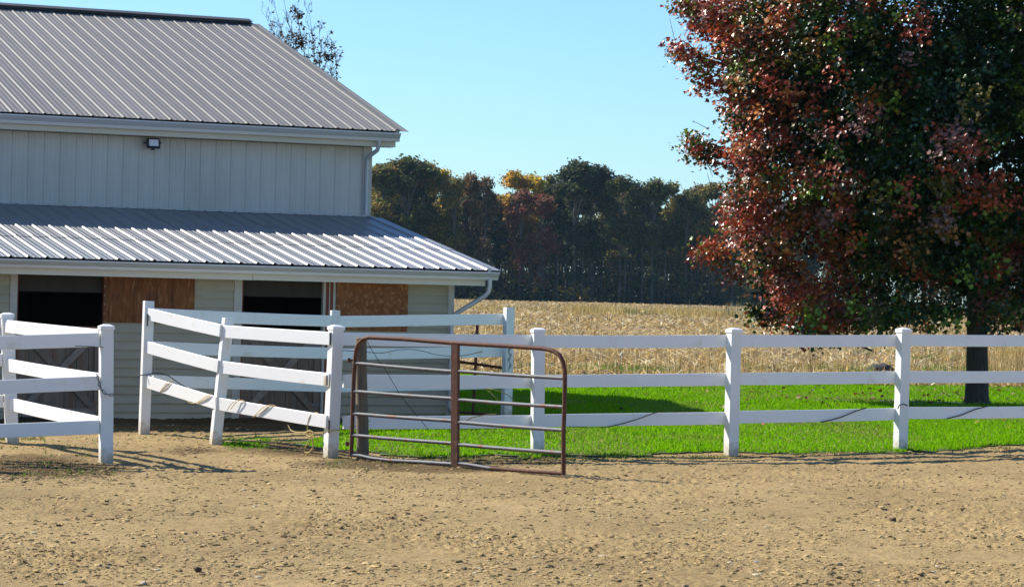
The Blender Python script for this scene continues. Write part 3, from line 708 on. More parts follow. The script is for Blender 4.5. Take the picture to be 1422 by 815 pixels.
# dutch doors
def dutch(x0, x1, ztop):
    b = MB(); y = WY + .035; w = .085
    b.box(x0 + .002, x1 - .002, y+.024, y+.034, .092, ztop-.002); d = b.build('stall_door', M['dark_in'], barn)
    for xa, xb in ((x0, x0 + w), (x1 - w, x1)):
        b = MB(); b.box(xa, xb, y-.028, y, .09, ztop); b.build('stile', M['door_wood'], d)
    b = MB(); b.box(x0 + w, x1 - w, y-.028, y, ztop-.10, ztop); b.build('top_board', M['red_wood'], d)
    b = MB(); b.box(x0 + w, x1 - w, y-.028, y, .09, .20); b.build('bottom_board', M['door_pale'], d)
    n = 7; pw = (x1 - x0) / n
    for i in range(n):
        b = MB(); b.box(x0 + i*pw + .003, x0 + (i+1)*pw - .003, y+.002, y+.022, .095, ztop-.005); b.build('plank', M['door_wood'], d)
    A = Vector((x0 + w, 0, .20)); B = Vector((x1 - w, 0, ztop - .10)); C = Vector((x1 - w, 0, .20)); D = Vector((x0 + w, 0, ztop - .10))
    for k, (p, q) in enumerate(((A, B), (C, D))):
        dv = q - p; L = dv.length; an = math.atan2(dv.z, dv.x); mid = (p + q) / 2
        cuts = ((-L/2, L/2),) if k else ((-L/2, -.05), (.05, L/2))
        for a0, a1 in cuts:
            b = MB(); b.box(a0, a1, -.013, .013, -.042, .042); b.build('brace', M['door_pale'] if k == 0 else M['door_wood'], d, M=Matrix.Translation((mid.x, y-.0145 - (.002 if k else 0), mid.z)) @ Matrix.Rotation(-an, 4, 'Y'))
    for zh in (.27, ztop - .2):
        b = MB(); b.box(x1 - .17, x1 + .02, y-.034, y-.0285, zh-.014, zh+.014); b.tube([(x1+.02, y-.034, zh-.03), (x1+.02, y-.034, zh+.03)], .009, 6); b.build('hinge', M['galv'], d)
dutch(-6.250, -5.175, 1.235); dutch(-3.315, -2.238, 1.235)
# downspouts
def spout(pts, name):
    P = []
    pts = [Vector(p) for p in pts]
    b = MB(); b.tube(pts, .036, 10, flat=.8); return b.build(name, M['gutter'], barn, smooth=True)
spout([(-.045, LY-.07, 1.958), (-.045, LY-.07, 1.86), (-.05, LY-.055, 1.80), (-.075, LY-.02, 1.75), (-.10, LY+.01, 1.725), (-.36, WY-.055, 1.50), (-.405, WY-.05, 1.45), (-.425, WY-.05, 1.38), (-.425, WY-.05, .26), (-.40, WY-.065, .20), (-.33, WY-.10, .17)], 'downspout')
spout([(-.02, EY-.07, 3.975), (-.02, EY-.07, 3.90), (-.03, EY-.02, 3.83), (-.06, -.10, 3.76), (-.085, -.055, 3.70), (-.085, -.055, 2.90)], 'downspout')

# flood light under the upper eave
fl = empty('flood_light', BM @ Matrix.Translation((-3.375, -.02, 3.80))); tag(fl, 'small black floodlight fixed high on the upper barn wall', 'floodlight')
R_ = Matrix.Translation((0, -.12, -.01)) @ Matrix.Rotation(math.radians(-14), 4, 'X')
b = MB(); b.box(-.095, .095, -.03, .03, -.072, .072, R_, .01)
for i in range(6): b.box(-.08 + i*.03, -.072 + i*.03, .03, .05, -.06, .06, R_)
b.build('housing', M['black'], fl)
b = MB(); b.box(-.068, .068, -.0345, -.0305, -.048, .048, R_)
b.build('lens', M['glass'], fl)
b = MB(); b.box(-.115, -.098, -.14, -.03, -.012, .012); b.box(.098, .115, -.14, -.03, -.012, .012); b.box(-.115, .115, -.03, -.018, -.015, .015); b.box(-.04, .04, -.020, .008, -.06, .05); b.box(-.02, .02, -.11, -.08, -.105, -.08)
b.build('bracket', M['black'], fl)
# flange where the wall meets the lean-to
b = MB(); b.box(-BL, -.02, -.060, -.008, LT + .004, LT + .022); b.build('wall_flashing', M['wall_metal'], wall)

# ------------------------------------------------------------------ fences
def post(parent, base, top, size, rot, cap, name='fence_post', labels=None):
    base = Vector(base); top = Vector(top); ax = (top - base); h = ax.length; ax.normalize()
    q = Vector((0, 0, 1)).rotation_difference(ax).to_matrix().to_4x4()
    Mx = Matrix.Translation(base) @ q @ Matrix.Rotation(math.radians(rot), 4, 'Z')
    s = size / 2; b = MB(); ct = h - (.03 if cap else 0)
    b.box(-s, s, -s, s, -.25, ct, None, .006)
    o = b.build(name, M['vinyl_dirty'], parent, M=Mx)
    if labels: o['label'] = labels
    if cap:
        b = MB(); e = s + .009
        b.prism([(-e, h-.055), (-e, h-.018), (0, h+.004), (e, h-.018), (e, h-.055)], -e, e, 'x')
        vs = [(-e,-e,h-.055), (e,-e,h-.055), (e,e,h-.055), (-e,e,h-.055), (-e,-e,h-.02), (e,-e,h-.02), (e,e,h-.02), (-e,e,h-.02), (-e*.35,-e*.35,h), (e*.35,-e*.35,h), (e*.35,e*.35,h), (-e*.35,e*.35,h)]
        b = MB(); b.add(vs, [(3,2,1,0), (0,1,5,4), (1,2,6,5), (2,3,7,6), (3,0,4,7), (4,5,9,8), (5,6,10,9), (6,7,11,10), (7,4,8,11), (8,9,10,11)])
        b.build('post_cap', M['vinyl'], o)
    return Mx
def rail(parent, A, B, h=.14, t=.038, roll=0.0, name='rail'):
    A = Vector(A); B = Vector(B); d = B - A; L = d.length; x = d.normalized(); y = Vector((0, 0, 1)).cross(x).normalized(); z = x.cross(y)
    b = MB(); n = max(1, int(L / .5)); rr = random.Random(int(L * 1e5))
    # slight sag: three pieces of one beam
    prof = [(-t/2, -h/2 + .004), (-t/2, h/2 - .004), (-t/2 + .004, h/2), (t/2 - .004, h/2), (t/2, h/2 - .004), (t/2, -h/2 + .004), (t/2 - .004, -h/2), (-t/2 + .004, -h/2)]
    sag = rr.uniform(.000, .006); N_ = 6; vs = []
    for i in range(N_ + 1):
        u = i / N_; w = -sag * 4 * u * (1 - u)
        vs += [(L * u - L/2, p, q + w) for p, q in prof]
    k = len(prof); fs = [(i*k + j, i*k + (j+1) % k, (i+1)*k + (j+1) % k, (i+1)*k + j) for i in range(N_) for j in range(k)] + [tuple(range(k))[::-1], tuple(N_*k + j for j in range(k))]
    b.add(vs, fs)
    b.build(name, M['vinyl'], parent, M=frame((A + B) / 2, x, y, z))
def foot(px, py, ptop, d=None):
    """post foot on the ground and its top"""
    g = ground_at(px, py) if d is None else at(px, py, d)
    return g
def fence(name, label):
    o = empty(name); tag(o, label, 'fence'); return o

def postpx(parent, base, toppx, size, rot, cap, d=None, lab=None):
    g = ground_at(*base) if d is None else at(base[0], base[1], d)
    t = at(toppx[0], toppx[1], g.y)
    post(parent, g, t, size, rot, cap, labels=lab)
    return g
def railpx(parent, a, da, c, dc, ext=0.03, **k):
    A = at(a[0], a[1], da); B = at(c[0], c[1], dc); u = (B - A).normalized()
    rail(parent, A - u * ext, B + u * ext, **k)

# long front fence
F1 = fence('vinyl_fence', 'long white three rail vinyl fence along the lawn, running right past the tree')
P463 = postpx(F1, (459, 633), (467, 451), .127, 30, True, lab='capped corner post the rusty gate stands beside')
P746 = postpx(F1, (746, 630), (747.5, 455), .127, 15, True)
P1017 = postpx(F1, (1015, 631), (1019.5, 455), .127, 26, True)
P1251 = postpx(F1, (1250, 625), (1255, 455), .127, 27, True)
P1490 = postpx(F1, (1478, 617), (1483, 456), .127, 28, True)
P1700 = postpx(F1, (1680, 611), (1685, 457), .127, 28, True)
fr = [(470, P463.y), (746, P746.y), (1017, P1017.y), (1251, P1251.y), (1480, P1490.y), (1682, P1700.y)]
rows = [[(470.5, 473.5), (474, 473.6), (473.2, 473), (472.4, 473), (473, 474)],
        [(529, 530), (529, 526.5), (526, 523.6), (523.4, 523), (523, 523)],
        [(586.5, 585), (584, 580.3), (579, 574.6), (573.2, 571.5), (571.5, 570)]]
for row in rows:
    for i, (ya, yb) in enumerate(row):
        (xa, da), (xb, db) = fr[i], fr[i + 1]
        railpx(F1, (xa + 4, ya), da + .05, (xb - 4, yb), db + .05, ext=-.02)

# back fence beside the barn
F2 = fence('vinyl_fence', 'shaded white rail fence close in front of the stable wall')
P706 = postpx(F2, (703, 578), (707, 427), .115, 25, False, d=36.0, lab='flat topped end post with a chain hanging down it')
P465 = postpx(F2, (463, 592), (465.5, 431), .108, 15, False, d=34.6)
g203 = ground_at(200, 601)
for (ya, yb) in ((446.5, 443), (492, 488), (536.5, 532)): railpx(F2, (471, ya), 34.6, (698, yb), 36.05, ext=.0)
for (ya, yb) in ((436.0, 445.8), (482, 490.5), (529, 536.5)): railpx(F2, (212, ya), g203.y + .25, (459, yb), 34.55, ext=.0)

# leaning pen panel (two bays) to the gate post
F3 = fence('vinyl_fence', 'sagging white vinyl fence panel with two leaning posts in front of the stalls')
P203 = postpx(F3, (200, 601), (206.5, 418), .112, 22, False, lab='tall left post of the sagging panel')
P300 = postpx(F3, (299, 615), (317, 442), .112, 24, False, lab='leaning middle post of the sagging panel')
for a, c in (((206, 436), (305, 458.5)), ((205, 482), (302, 508)), ((204, 530), (299, 559))): railpx(F3, a, P203.y - .06, c, P300.y - .02, ext=.03)
for a, c in (((314, 460.5), (458, 470)), ((311, 510), (456, 527)), ((306, 561), (452, 585))): railpx(F3, a, P300.y - .07, c, P463.y - .03, ext=.03)
# rail bracket blocks on the gate post
for (px, py, w, hh) in ((452.5, 528, .03, .07),):
    p = at(px, py, P463.y - .10); b = MB(); b.box(-w/2, w/2, -.03, .03, -hh/2-.02, hh/2+.02, None, .004); b.build('rail_bracket', M['vinyl_dirty'], F3, M=Matrix.Translation(p) @ Matrix.Rotation(.5, 4, 'Z'))

for px, y0, y1, P in ((458.3, 462, 479, P463), (456.5, 583, 601, P463), (204.5, 436, 453, P203)):
    a_ = at(px, y0, P.y - .105); c_ = at(px, y1, P.y - .105); b = MB(); b.box(-.005, .005, -.012, .012, 0, a_.z - c_.z); b.build('rail_socket', M['black'], F3, M=Matrix.Translation(c_) @ Matrix.Rotation(.5, 4, 'Z'))
# left pen fence
F4 = fence('vinyl_fence', 'white pen fence at the left edge with a chain on its corner post')
P145 = postpx(F4, (147, 641), (147.5, 450), .127, 20, True, lab='capped corner post of the left pen')
P10 = postpx(F4, (17, 613), (9, 434), .127, 22, True, lab='rear post of the left pen behind the rails')
Pm = postpx(F4, (-165, 643), (-165, 452), .127, 20, True)
Pn = postpx(F4, (-190, 600), (-192, 425), .127, 20, True)
for (ya, yb) in ((480, 471.5), (544, 531.5), (603, 592.7)): railpx(F4, (-165, ya), P145.y - .35, (137, yb), P145.y - .03, ext=.01)
for a, c in (((9, 453), (137, 466.5)), ((12, 507), (137, 527.5)), ((15, 561), (137, 587.5))): railpx(F4, a, P10.y - .07, c, P145.y + .05, ext=.02)
for (ya, yb) in ((437, 446), (487, 500), (540, 557)): railpx(F4, (-190, ya), P10.y + .7, (4, yb), P10.y, ext=.0)

# ------------------------------------------------------------------ rusty tube gate
GM = Matrix.Translation(ground_at(490, 632)); G = empty('tube_gate', GM); tag(G, 'rusty red tube gate with grey galvanised rails standing open beside the gate post', 'gate')
GI = GM.inverted()
DL, DR = ground_at(490, 637).y, ground_at(783, 661).y
def gp(px, py, off=0.0):
    d = DL + (DR - DL) * (px - 490) / (783 - 490) + off
    return GI @ at(px, py, d)
def arc(c, r, a0, a1, n=6): return [(c[0] + r * math.cos(math.radians(a0 + (a1-a0)*i/n)), c[1] - r * math.sin(math.radians(a0 + (a1-a0)*i/n))) for i in range(n + 1)]
tr = .0228
pl = [(487.5, 632), (489, 600), (490, 560), (491.5, 520), (493.5, 494)] + [(494.5, 486), (498, 477), (504, 471), (513, 468.5)] + [(560, 470.8), (633, 476.5), (700, 480.2), (755, 484)] + [(768, 487), (777, 493), (782, 503), (784.5, 516)] + [(784, 560), (782.5, 600), (782.5, 658)]
b = MB(); b.tube([gp(*q) for q in pl], tr, 12); fr_ = b.build('gate_frame', M['rust'], G, smooth=True)
b = MB()
p0 = gp(632.5, 476); p1 = gp(632, 646)
dx = (gp(783, 560) - gp(490, 560)).normalized()
b.box(-.043, .043, -.020, .020, 0, 1, frame(p1, dx, Vector((0, 0, 1)).cross(dx), (p0 - p1)))
b.build('centre_upright', M['rust'], G)
lv = [((491, 504), (628, 515.7)), ((489.5, 543), (628, 553.3)), ((488.5, 574), (628, 584.2)), ((488, 604), (628, 615.3))]
rv = [((637, 515.2), (782.5, 525)), ((637, 555), (782, 565)), ((637, 586), (781, 597)), ((637, 617), (781, 628.6))]
for a, c in lv + rv:
    b = MB(); A = gp(*a); B = gp(*c); b.tube([A, A.lerp(B, .33) + Vector((0, 0, -.004)), A.lerp(B, .66) + Vector((0, 0, -.003)), B], .020, 10)
    b.build('gate_rail', M['galv'], G, smooth=True)
b = MB(); b.tube([gp(488, 631.5), gp(500, 632.5), (gp(515, 636)), gp(540, 639), gp(580, 641), gp(628, 644)], .0195, 10); b.build('gate_rail', M['galv'], G, smooth=True)
b = MB(); b.tube([gp(637, 643), gp(660, 646.5), gp(682, 650)], .0195, 10); b.build('gate_rail', M['galv'], G, smooth=True)
b = MB(); b.tube([gp(680, 649.8), gp(720, 653), gp(782, 657)], .0195, 10); b.build('gate_rail', M['rust'], G, smooth=True)['label'] = 'rusted bent end of the bottom rail'
for (px, py) in ((484.5, 500), (482, 616)):
    b = MB(); c = gp(px, py)
    b.tube([c + Vector((.0, 0, 0)), c + Vector((.05, .01, 0))], .011, 8); b.tube([c + Vector((0, 0, -.022)), c + Vector((0, 0, .022))], .016, 8); b.build('hinge_lug', M['rust'], G, smooth=True)
# wooden hanging post
g = at(503.5, 638, DL + .14); t = at(501.5, 470, DL + .14); Wp = empty('wooden_post', Matrix.Translation(g)); tag(Wp, 'grey weathered round wooden post behind the hinge side of the rusty gate', 'post')
b = MB(); hh = (t - g); b.tube([Vector((0, 0, -.2)), Vector((.0, 0, 0)), hh * .3 + Vector((.003, 0, 0)), hh * .7 + Vector((-.004, 0, 0)), hh, hh + Vector((.001, 0, .012))], [.07, .068, .066, .062, .060, .045], 14)
b.build('post_shaft', M['post_wood'], Wp, smooth=True)

# rear pipe gate between barn corner and end post
GM2 = Matrix.Translation(at(640, 575, 36.9)); G2 = empty('pipe_gate', GM2); tag(G2, 'thin rusty pipe gate between the barn corner and the chained end post', 'gate'); GI2 = GM2.inverted()
def g2(px, py): return GI2 @ at(px, py, 37.05 - (px - 620) / 90 * .75)
for a, c, r, nm in (((663.5, 441), (657, 575), .020, 'upright'), ((622, 438), (703, 446), .018, 'pipe_rail'), ((622, 500), (700, 511), .019, 'pipe_rail'), ((622, 571), (700, 577), .018, 'pipe_rail'), ((622, 436), (621, 575), .019, 'upright')):
    b = MB(); b.tube([g2(*a), g2(*c)], r, 8); b.build(nm, M['rust'], G2, smooth=True)
for py in (486, 548, 564):
    b = MB(); p = g2(618, py); b.box(-.05, .035, -.03, .02, -.02, .02, Matrix.Translation(p)); b.build('hinge', M['black'], G2)

# ------------------------------------------------------------------ ropes, wires, chains
def cord(pts, r, mat, name, label, cat, n=5):
    b = MB(); P = [at(*q) for q in pts]
    # smooth the polyline
    Q = []
    for i in range(len(P) - 1):
        p0 = P[max(0, i-1)]; p1 = P[i]; p2 = P[i+1]; p3 = P[min(len(P)-1, i+2)]
        for k in range(6):
            t = k / 6; Q.append(.5 * ((2*p1) + (p2-p0)*t + (2*p0 - 5*p1 + 4*p2 - p3)*t*t + (3*p1 - p0 - 3*p2 + p3)*t**3))
    Q.append(P[-1]); c = Q[0].copy(); b.tube([q - c for q in Q], r, n)
    o = b.build(name, M[mat], None, smooth=True); o.location = c; return tag(o, label, cat)
dA = lambda px: P203.y + (P300.y - P203.y) * (px - 203) / 97 - .10
dB = lambda px: P300.y + (P463.y - P300.y) * (px - 300) / 160 - .115
dF = lambda px: np.interp(px, [463, 746, 1017, 1251, 1480], [P463.y, P746.y, P1017.y, P1251.y, P1490.y]) + .018
g = 'baling twine tied along the fences'
def loop(pts, lab, d, r=.0042): o = cord([(x, y, d(x) + e) for x, y, e in pts], r, 'twine', 'twine', lab, 'twine'); o['group'] = g
loop([(222, 544, .0), (228, 536, 0), (234, 529, 0), (240, 529, 0.02), (236, 532, 0), (230, 540, 0), (224, 543, 0)], 'thin twine loop round the bottom rail nearest the tall left post', dA)
loop([(260, 557, 0), (268, 560, 0), (278, 556, 0), (288, 549, 0), (294, 547, .02), (286, 553, 0), (275, 559, 0)], 'yellow twine loop on the bottom rail just left of the leaning middle post', dA)
loop([(315, 570, 0), (322, 560, 0), (331, 555, .02), (340, 557, .03), (330, 557, 0), (320, 568, 0)], 'yellow twine loop on the bottom rail just right of the leaning middle post', dB)
loop([(351, 580, 0), (358, 572, 0), (368, 564, 0), (378, 562, .03), (384, 565, .03), (374, 564, 0), (362, 573, 0), (352, 579, 0)], 'tan twine loop at the middle of the bay beside the capped gate post', dB)
loop([(400, 590, 0), (404, 597, -.01), (412, 600, -.02), (425, 600, -.02), (433, 601, -.02), (430, 612, -.03), (424, 620, -.03), (423, 627, -.03), (429, 628, -.03), (434, 622, -.03), (434, 610, -.03), (428, 602, -.02), (427, 590, -.01), (431, 577, -.01), (438, 573, .03), (443, 575, .04)], 'knotted yellow twine dangling to the ground beside the capped gate post', dB, .0075)
loop([(424, 601, -.03), (430, 598, -.04), (436, 602, -.03), (430, 606, -.03), (425, 603, -.03)], 'knot of yellow twine halfway up the dangling strand', dB, .009)
o = cord([(448, 600, P463.y - .11), (456, 598, P463.y - .12), (468, 597, P463.y - .10), (484, 594, P463.y + .1), (500, 590, DL + .1), (515, 583, DL + .6), (525, 577, DL + .7)], .006, 'twine', 'twine', 'tan twine tied low round the capped gate post and back to the wooden post', 'twine'); o['group'] = g
o = cord([(195, 521, P203.y - .08), (205, 520, P203.y - .09), (216, 518, P203.y - .05), (232, 521, P203.y + .1), (246, 530, P203.y + .3), (262, 540, P203.y + .5)], .006, 'cord_dark', 'twine', 'brown cord wrapped round the tall left post and slack behind it', 'cord')
o = cord([(320, 523, 33.6), (330, 526, 33.7), (345, 534, 33.8), (360, 542, 33.9)], .008, 'cord_dark', 'twine', 'dark cord crossing the shaded bottom rail between the leaning posts', 'cord')
def wirep(pts, lab, mat='cord_dark', r=.0035): return cord(pts, r, mat, 'wire', lab, 'wire', 4)
wirep([(0, 477, P145.y - .10), (30, 475.5, P145.y - .10), (60, 476, P145.y - .09), (95, 480, P145.y - .08), (125, 481, P145.y - .09), (144, 482.5, P145.y - .1)], 'thin grey wire lying along the top rail of the left pen')
wirep([(475, 486.5, P463.y - .09), (500, 488, P463.y + .1), (530, 490, P463.y + .3), (555, 485.5, P463.y + .4), (580, 486, P463.y + .5), (610, 493, P463.y + .7), (640, 494, P463.y + .8), (670, 488, P463.y + .9)], 'thin wavy wire strung from the capped gate post behind the rusty gate')
wirep([(510, 474, DL - .02), (520, 492, DL + .1), (535, 513, DL + .2), (548, 535, DL + .3), (562, 556, DL + .4), (580, 578, DL + .5), (594, 595, DL + .6)], 'dark slanting wire hanging from the top of the wooden post', r=.0045)
wirep([(608, 618, DL + .2), (618, 622, DL + .1), (624, 628, DL), (628, 634, DL)], 'short bent wire near the bottom of the centre upright')
wirep([(845, 592.5, dF(845) - .05), (868, 587, dF(868) - .05), (890, 580, dF(890) - .05), (908, 573.5, dF(908) - .05), (916, 572, dF(916))], 'brown cord crossing the bottom rail of the bay right of the gate', r=.006)
wirep([(790, 592, dF(790)), (820, 593.5, dF(820) - .02), (845, 592.5, dF(845) - .04)], 'cord hanging along the underside of the bottom rail right of the gate')
wirep([(1140, 586, dF(1140) - .05), (1165, 580, dF(1165) - .05), (1190, 570, dF(1190) - .05), (1203, 566, dF(1203))], 'dark cord crossing the bottom rail left of the last visible post', r=.007)
wirep([(1315, 581, dF(1315) - .05), (1335, 576, dF(1335) - .05), (1355, 568, dF(1355) - .05), (1372, 564, dF(1372))], 'dark cord crossing the bottom rail in front of the maple trunk', r=.007)
wirep([(1247, 567, P1251.y - .1), (1249, 562.5, P1251.y - .12), (1255, 561, P1251.y - .12), (1260, 563, P1251.y - .08)], 'black cable tie looped round the last visible fence post', r=.008)
cord([(641, 588, dF(641) - .05), (655, 580, dF(655) - .05), (668, 577, dF(668) - .05), (682, 574.5, dF(682) - .04), (688, 575, dF(688))], .006, 'twine', 'twine', 'twine over the bottom rail seen through the right half of the gate', 'twine')
cord([(672, 538, 33), (690, 542, 33), (705, 548, 34), (714, 557, 35.8)], .006, 'twine', 'twine', 'twine strand stretched to the chained end post over the shaded grass', 'twine')
cord([(672, 538, 33), (682, 546, 33), (692, 556, 33)], .005, 'twine', 'twine', 'short loose twine strand under the middle rail of the front fence', 'twine')
# chains
def chain(pts, lab, link_len=.032):
    P = [at(*q) for q in pts]; Q = [P[0]]; acc = 0
    seg = []
    for a, c in zip(P, P[1:]):
        n = max(1, int((c - a).length / link_len)); seg += [(a.lerp(c, i / n), a.lerp(c, (i + 1) / n)) for i in range(n)]
    b = MB(); c0 = P[0].copy()
    for i, (a, c) in enumerate(seg):
        d = (c - a); L = d.length * .62; d.normalize(); s = d.cross(Vector((0, 1, 0))) if i % 2 else Vector((0, 1, 0)) - d * d.y
        s.normalize(); m = (a + c) / 2 - c0; ring = []
        for k in range(9):
            th = 2 * math.pi * k / 8; ring.append(m + d * math.cos(th) * L + s * math.sin(th) * .011)
        b.tube(ring, .0042, 4, cap=False)
    o = b.build('chain', M['chain'], None); o.location = c0; tag(o, lab, 'chain')
D1 = P145.y - .11
chain([(134.5, 519, D1 + .05), (136, 526, D1), (138.6, 535.7, D1), (142, 542, D1), (147, 546.7, D1 - .01), (152, 548.2, D1), (158, 548, D1 + .02)], 'dark chain draped across the capped corner post of the left pen')
chain([(710, 482, 35.88), (706, 488, 35.88), (709.5, 494, 35.88), (706, 500, 35.88), (709, 506, 35.88), (706.5, 514, 35.88)], 'chain hanging down the flat topped end post behind the gate')

# ------------------------------------------------------------------ trees
def rnd_unit(r):
    v = r.normal(size=3); return v / np.linalg.norm(v)
def leaf_cloud(centres, nper, rad, size, cols, seed, shape='maple', droop=.35, flat=.8, colvar=.35, outv=None):
    r = np.random.default_rng(seed); C = len(centres); n = C * nper
    c = np.repeat(centres, nper, 0); R = np.repeat(rad, nper)
    p = c + r.normal(size=(n, 3)) * (R * .5)[:, None] * np.array([1, 1, flat])
    nn = r.normal(size=(n, 3)); nn[:, 2] = np.abs(nn[:, 2]) + .7
    if outv is not None: nn += np.repeat(outv, nper, 0) * .8
    nn /= np.linalg.norm(nn, axis=1)[:, None]
    t = r.normal(size=(n, 3)); t[:, 2] -= droop * 2; t -= nn * (t * nn).sum(1)[:, None]; t /= np.linalg.norm(t, axis=1)[:, None] + 1e-9
    s = np.cross(nn, t); sz = size * (.6 + .7 * r.random(n)); col = np.repeat(cols, nper, 0) * (1 - colvar + 2 * colvar * r.random((n, 1)))
    if shape == 'maple':
        loc = np.array([[0, 0, 0], [.42, .10, .06], [.55, .55, .12], [.22, .62, .03], [0, 1.05, -.06], [-.22, .62, .03], [-.55, .55, .12], [-.42, .10, .06]])
        tri = np.array([[0, 1, 2, 3], [0, 3, 4, 5], [0, 5, 6, 7]])
    else:
        loc = np.array([[-.5, 0, 0], [.5, .1, .05], [.4, .9, 0], [-.45, 1, .08]]); tri = np.array([[0, 1, 2, 3]])
    V = p[:, None] + (s[:, None] * loc[None, :, 0:1] + t[:, None] * loc[None, :, 1:2] + nn[:, None] * loc[None, :, 2:3]) * sz[:, None, None]
    k = len(loc); T = (tri[None] + (np.arange(n) * k)[:, None, None]).reshape(-1, tri.shape[1])
    return V.reshape(-1, 3), T, np.repeat(col, k, 0)

def make_maple():
    base = ground_at(1356, 563); D = base.y; tree = empty('maple_tree', Matrix.Translation(base))
    tag(tree, 'large maple with red and green autumn leaves behind the fence at right', 'tree')
    sc = D / F; r = np.random.default_rng(42)
    b = MB(); tw = 31 * sc / 2
    tp = [(0.02, 0, -.2), (.01, 0, 0), (0, 0, .12), (0, 0, .5), (-.02, 0, 1.2), (-.04, .02, 2.2), (0, 0, 3.6), (.05, 0, 5.5), (0, 0, 8), (0, 0, 10.5)]
    b.tube(tp, [tw*1.5, tw*1.32, tw*1.1, tw, tw*.93, tw*.86, tw*.65, tw*.45, tw*.22, .02], 16)
    b.build('trunk', M['bark'], tree, smooth=True)
    cz, rz, rx = 6.3, 6.0, 5.35
    N_ = 6200
    d = r.normal(size=(N_ * 3, 3)); d /= np.linalg.norm(d, axis=1)[:, None]
    # lobed radius
    az = np.arctan2(d[:, 1], d[:, 0]); el = np.arcsin(d[:, 2])
    lob = fbm(az * 2.2 + 10, el * 3.2 + 10, 3, 3); lob2 = fbm(az * 5 + 40, el * 6 + 10, 9, 2); rad = .76 + .42 * (lob - .3) + .22 * (lob2 - .5)
    f = r.random(len(d)) ** .45 * .72 + .28
    P = d * np.array([rx, rx, rz]) * (rad * f)[:, None]
    P[:, 2] += cz
    low = P[:, 2] < 3.0
    P[low, :2] *= (1 - .10 * (3.0 - P[low, 2:3]) / 2)
    keep = (P[:, 2] > 1.12 + .25 * r.random(len(P)))
    keep &= ~((P[:, 1] > 1.0) & (r.random(len(P)) < .55)) # thinner behind
    # holes
    hol = fbm(P[:, 0] * .75 + 20, P[:, 2] * .75 + 20, 13, 3) + .18 * (f - .7)
    keep &= (hol > .41)
    P = P[keep][:N_]; f = f[keep][:N_]
    deep = r.normal(size=(1500, 3)); deep /= np.linalg.norm(deep, axis=1)[:, None]; deep *= np.array([rx, rx, rz]) * .72 * r.random((1500, 1)) ** .33; deep[:, 2] += cz
    deep = deep[deep[:, 2] > 1.7]; P = np.concatenate([P, deep]); f = np.concatenate([f, np.full(len(deep), .3)])
    # skirt of low hanging clumps
    sk = []
    for px in list(range(1052, 1200, 9)) + list(range(1200, 1330, 7)) + list(range(1372, 1440, 9)):
        for _ in range(2):
            q = at(px + r.uniform(-5, 5), r.uniform(424, 452), D + r.uniform(-2.5, 1.0)) - base; sk.append((q.x, q.y, q.z))
    spurs = []
    for pts, m in (([(985, 95), (965, 85), (945, 72), (935, 60)], 16), ([(1005, 215), (985, 212), (968, 205), (958, 198)], 20), ([(1000, 350), (985, 352), (970, 352)], 12), ([(1085, 438), (1066, 440), (1048, 436)], 10), ([(1000, 110), (980, 118), (962, 98)], 8),
                   ([(1000, 20), (970, 12), (945, 4)], 26), ([(1010, 50), (985, 40), (965, 33)], 18), ([(1120, 448), (1110, 455)], 6), ([(1020, 375), (1012, 385)], 4)):
        for i in range(m):
            t = i / m * (len(pts) - 1); k = min(int(t), len(pts) - 2); u = t - k
            x = pts[k][0] * (1-u) + pts[k+1][0] * u; y = pts[k][1] * (1-u) + pts[k+1][1] * u
            q = at(x + r.uniform(-5, 5), y + r.uniform(-7, 7), D + r.uniform(-.6, .4)) - base; spurs.append((q.x, q.y, q.z))
    # left flank fill following the outline in the photograph
    edge = [(958, 0), (990, 60), (1002, 110), (1002, 165), (1012, 225), (1000, 280), (1003, 320), (1030, 355), (1052, 400), (1085, 430), (1100, 460)]
    fl_ = []
    for i in range(520):
        t = r.random() * (len(edge) - 1); k = min(int(t), len(edge) - 2); u = t - k
        x = edge[k][0] * (1-u) + edge[k+1][0] * u; y = edge[k][1] * (1-u) + edge[k+1][1] * u
        q = at(x + 13 + abs(r.normal()) * 34, y + r.uniform(-12, 12), D + r.uniform(-2.0, 1.8)) - base; fl_.append((q.x, q.y, q.z))
    Pa = np.concatenate([P, np.array(sk), np.array(spurs), np.array(fl_)]); ff = np.concatenate([f, np.full(len(sk), .9), np.full(len(spurs), 1.0), np.full(len(fl_), .97)])
    # keep clear of the outline left of the edge except the spurs
    n_sp = len(P) + len(sk)
    exs = np.array([e[1] for e in edge]); exv = np.array([e[0] for e in edge])
    W = Pa + np.array([base.x, base.y, base.z]); ppx = 711 + F * W[:, 0] / W[:, 1]; ppy = 407.5 - F * (W[:, 2] - H) / W[:, 1]
    lim = np.interp(ppy, exs, exv); out = ppx < lim + 11 + 14 * r.random(len(ppx)); out[n_sp:] = False
    Pa = Pa[~out]; ff = ff[~out]
    # colours: red on outer and upper left tips, green inside and low
    n = len(Pa); rd = r.random((n, 1))
    edge_ = np.clip((ff - .62) / .35, 0, 1)                        # only the outer sprays have turned
    side = np.clip(.5 - Pa[:, 0] / 7.0, 0, 1)                      # reddest on the left flank
    u = .66 * fbm(Pa[:, 0] * 1.5 + 30, Pa[:, 2] * 1.5 + 30 + Pa[:, 1] * .8, 8, 3) + .10 * edge_ + .38 * side * edge_ + r.normal(size=n) * .085 - .015
    red = u > .715
    cols = np.array([[.018, .048, .005]]) * (.45 + .9 * rd)
    cols[red] = (np.array([[.42, .078, .034]]) * (.4 + .9 * rd))[red]
    mix_ = (u > .675) & (u <= .715); cols[mix_] = (np.array([[.15, .12, .02]]) * (.5 + .7 * rd))[mix_]
    og = red & (r.random(n) < .25); cols[og] = np.array([.50, .19, .05])
    yg = (~red) & (r.random(n) < .16); cols[yg] = np.array([.17, .25, .02])
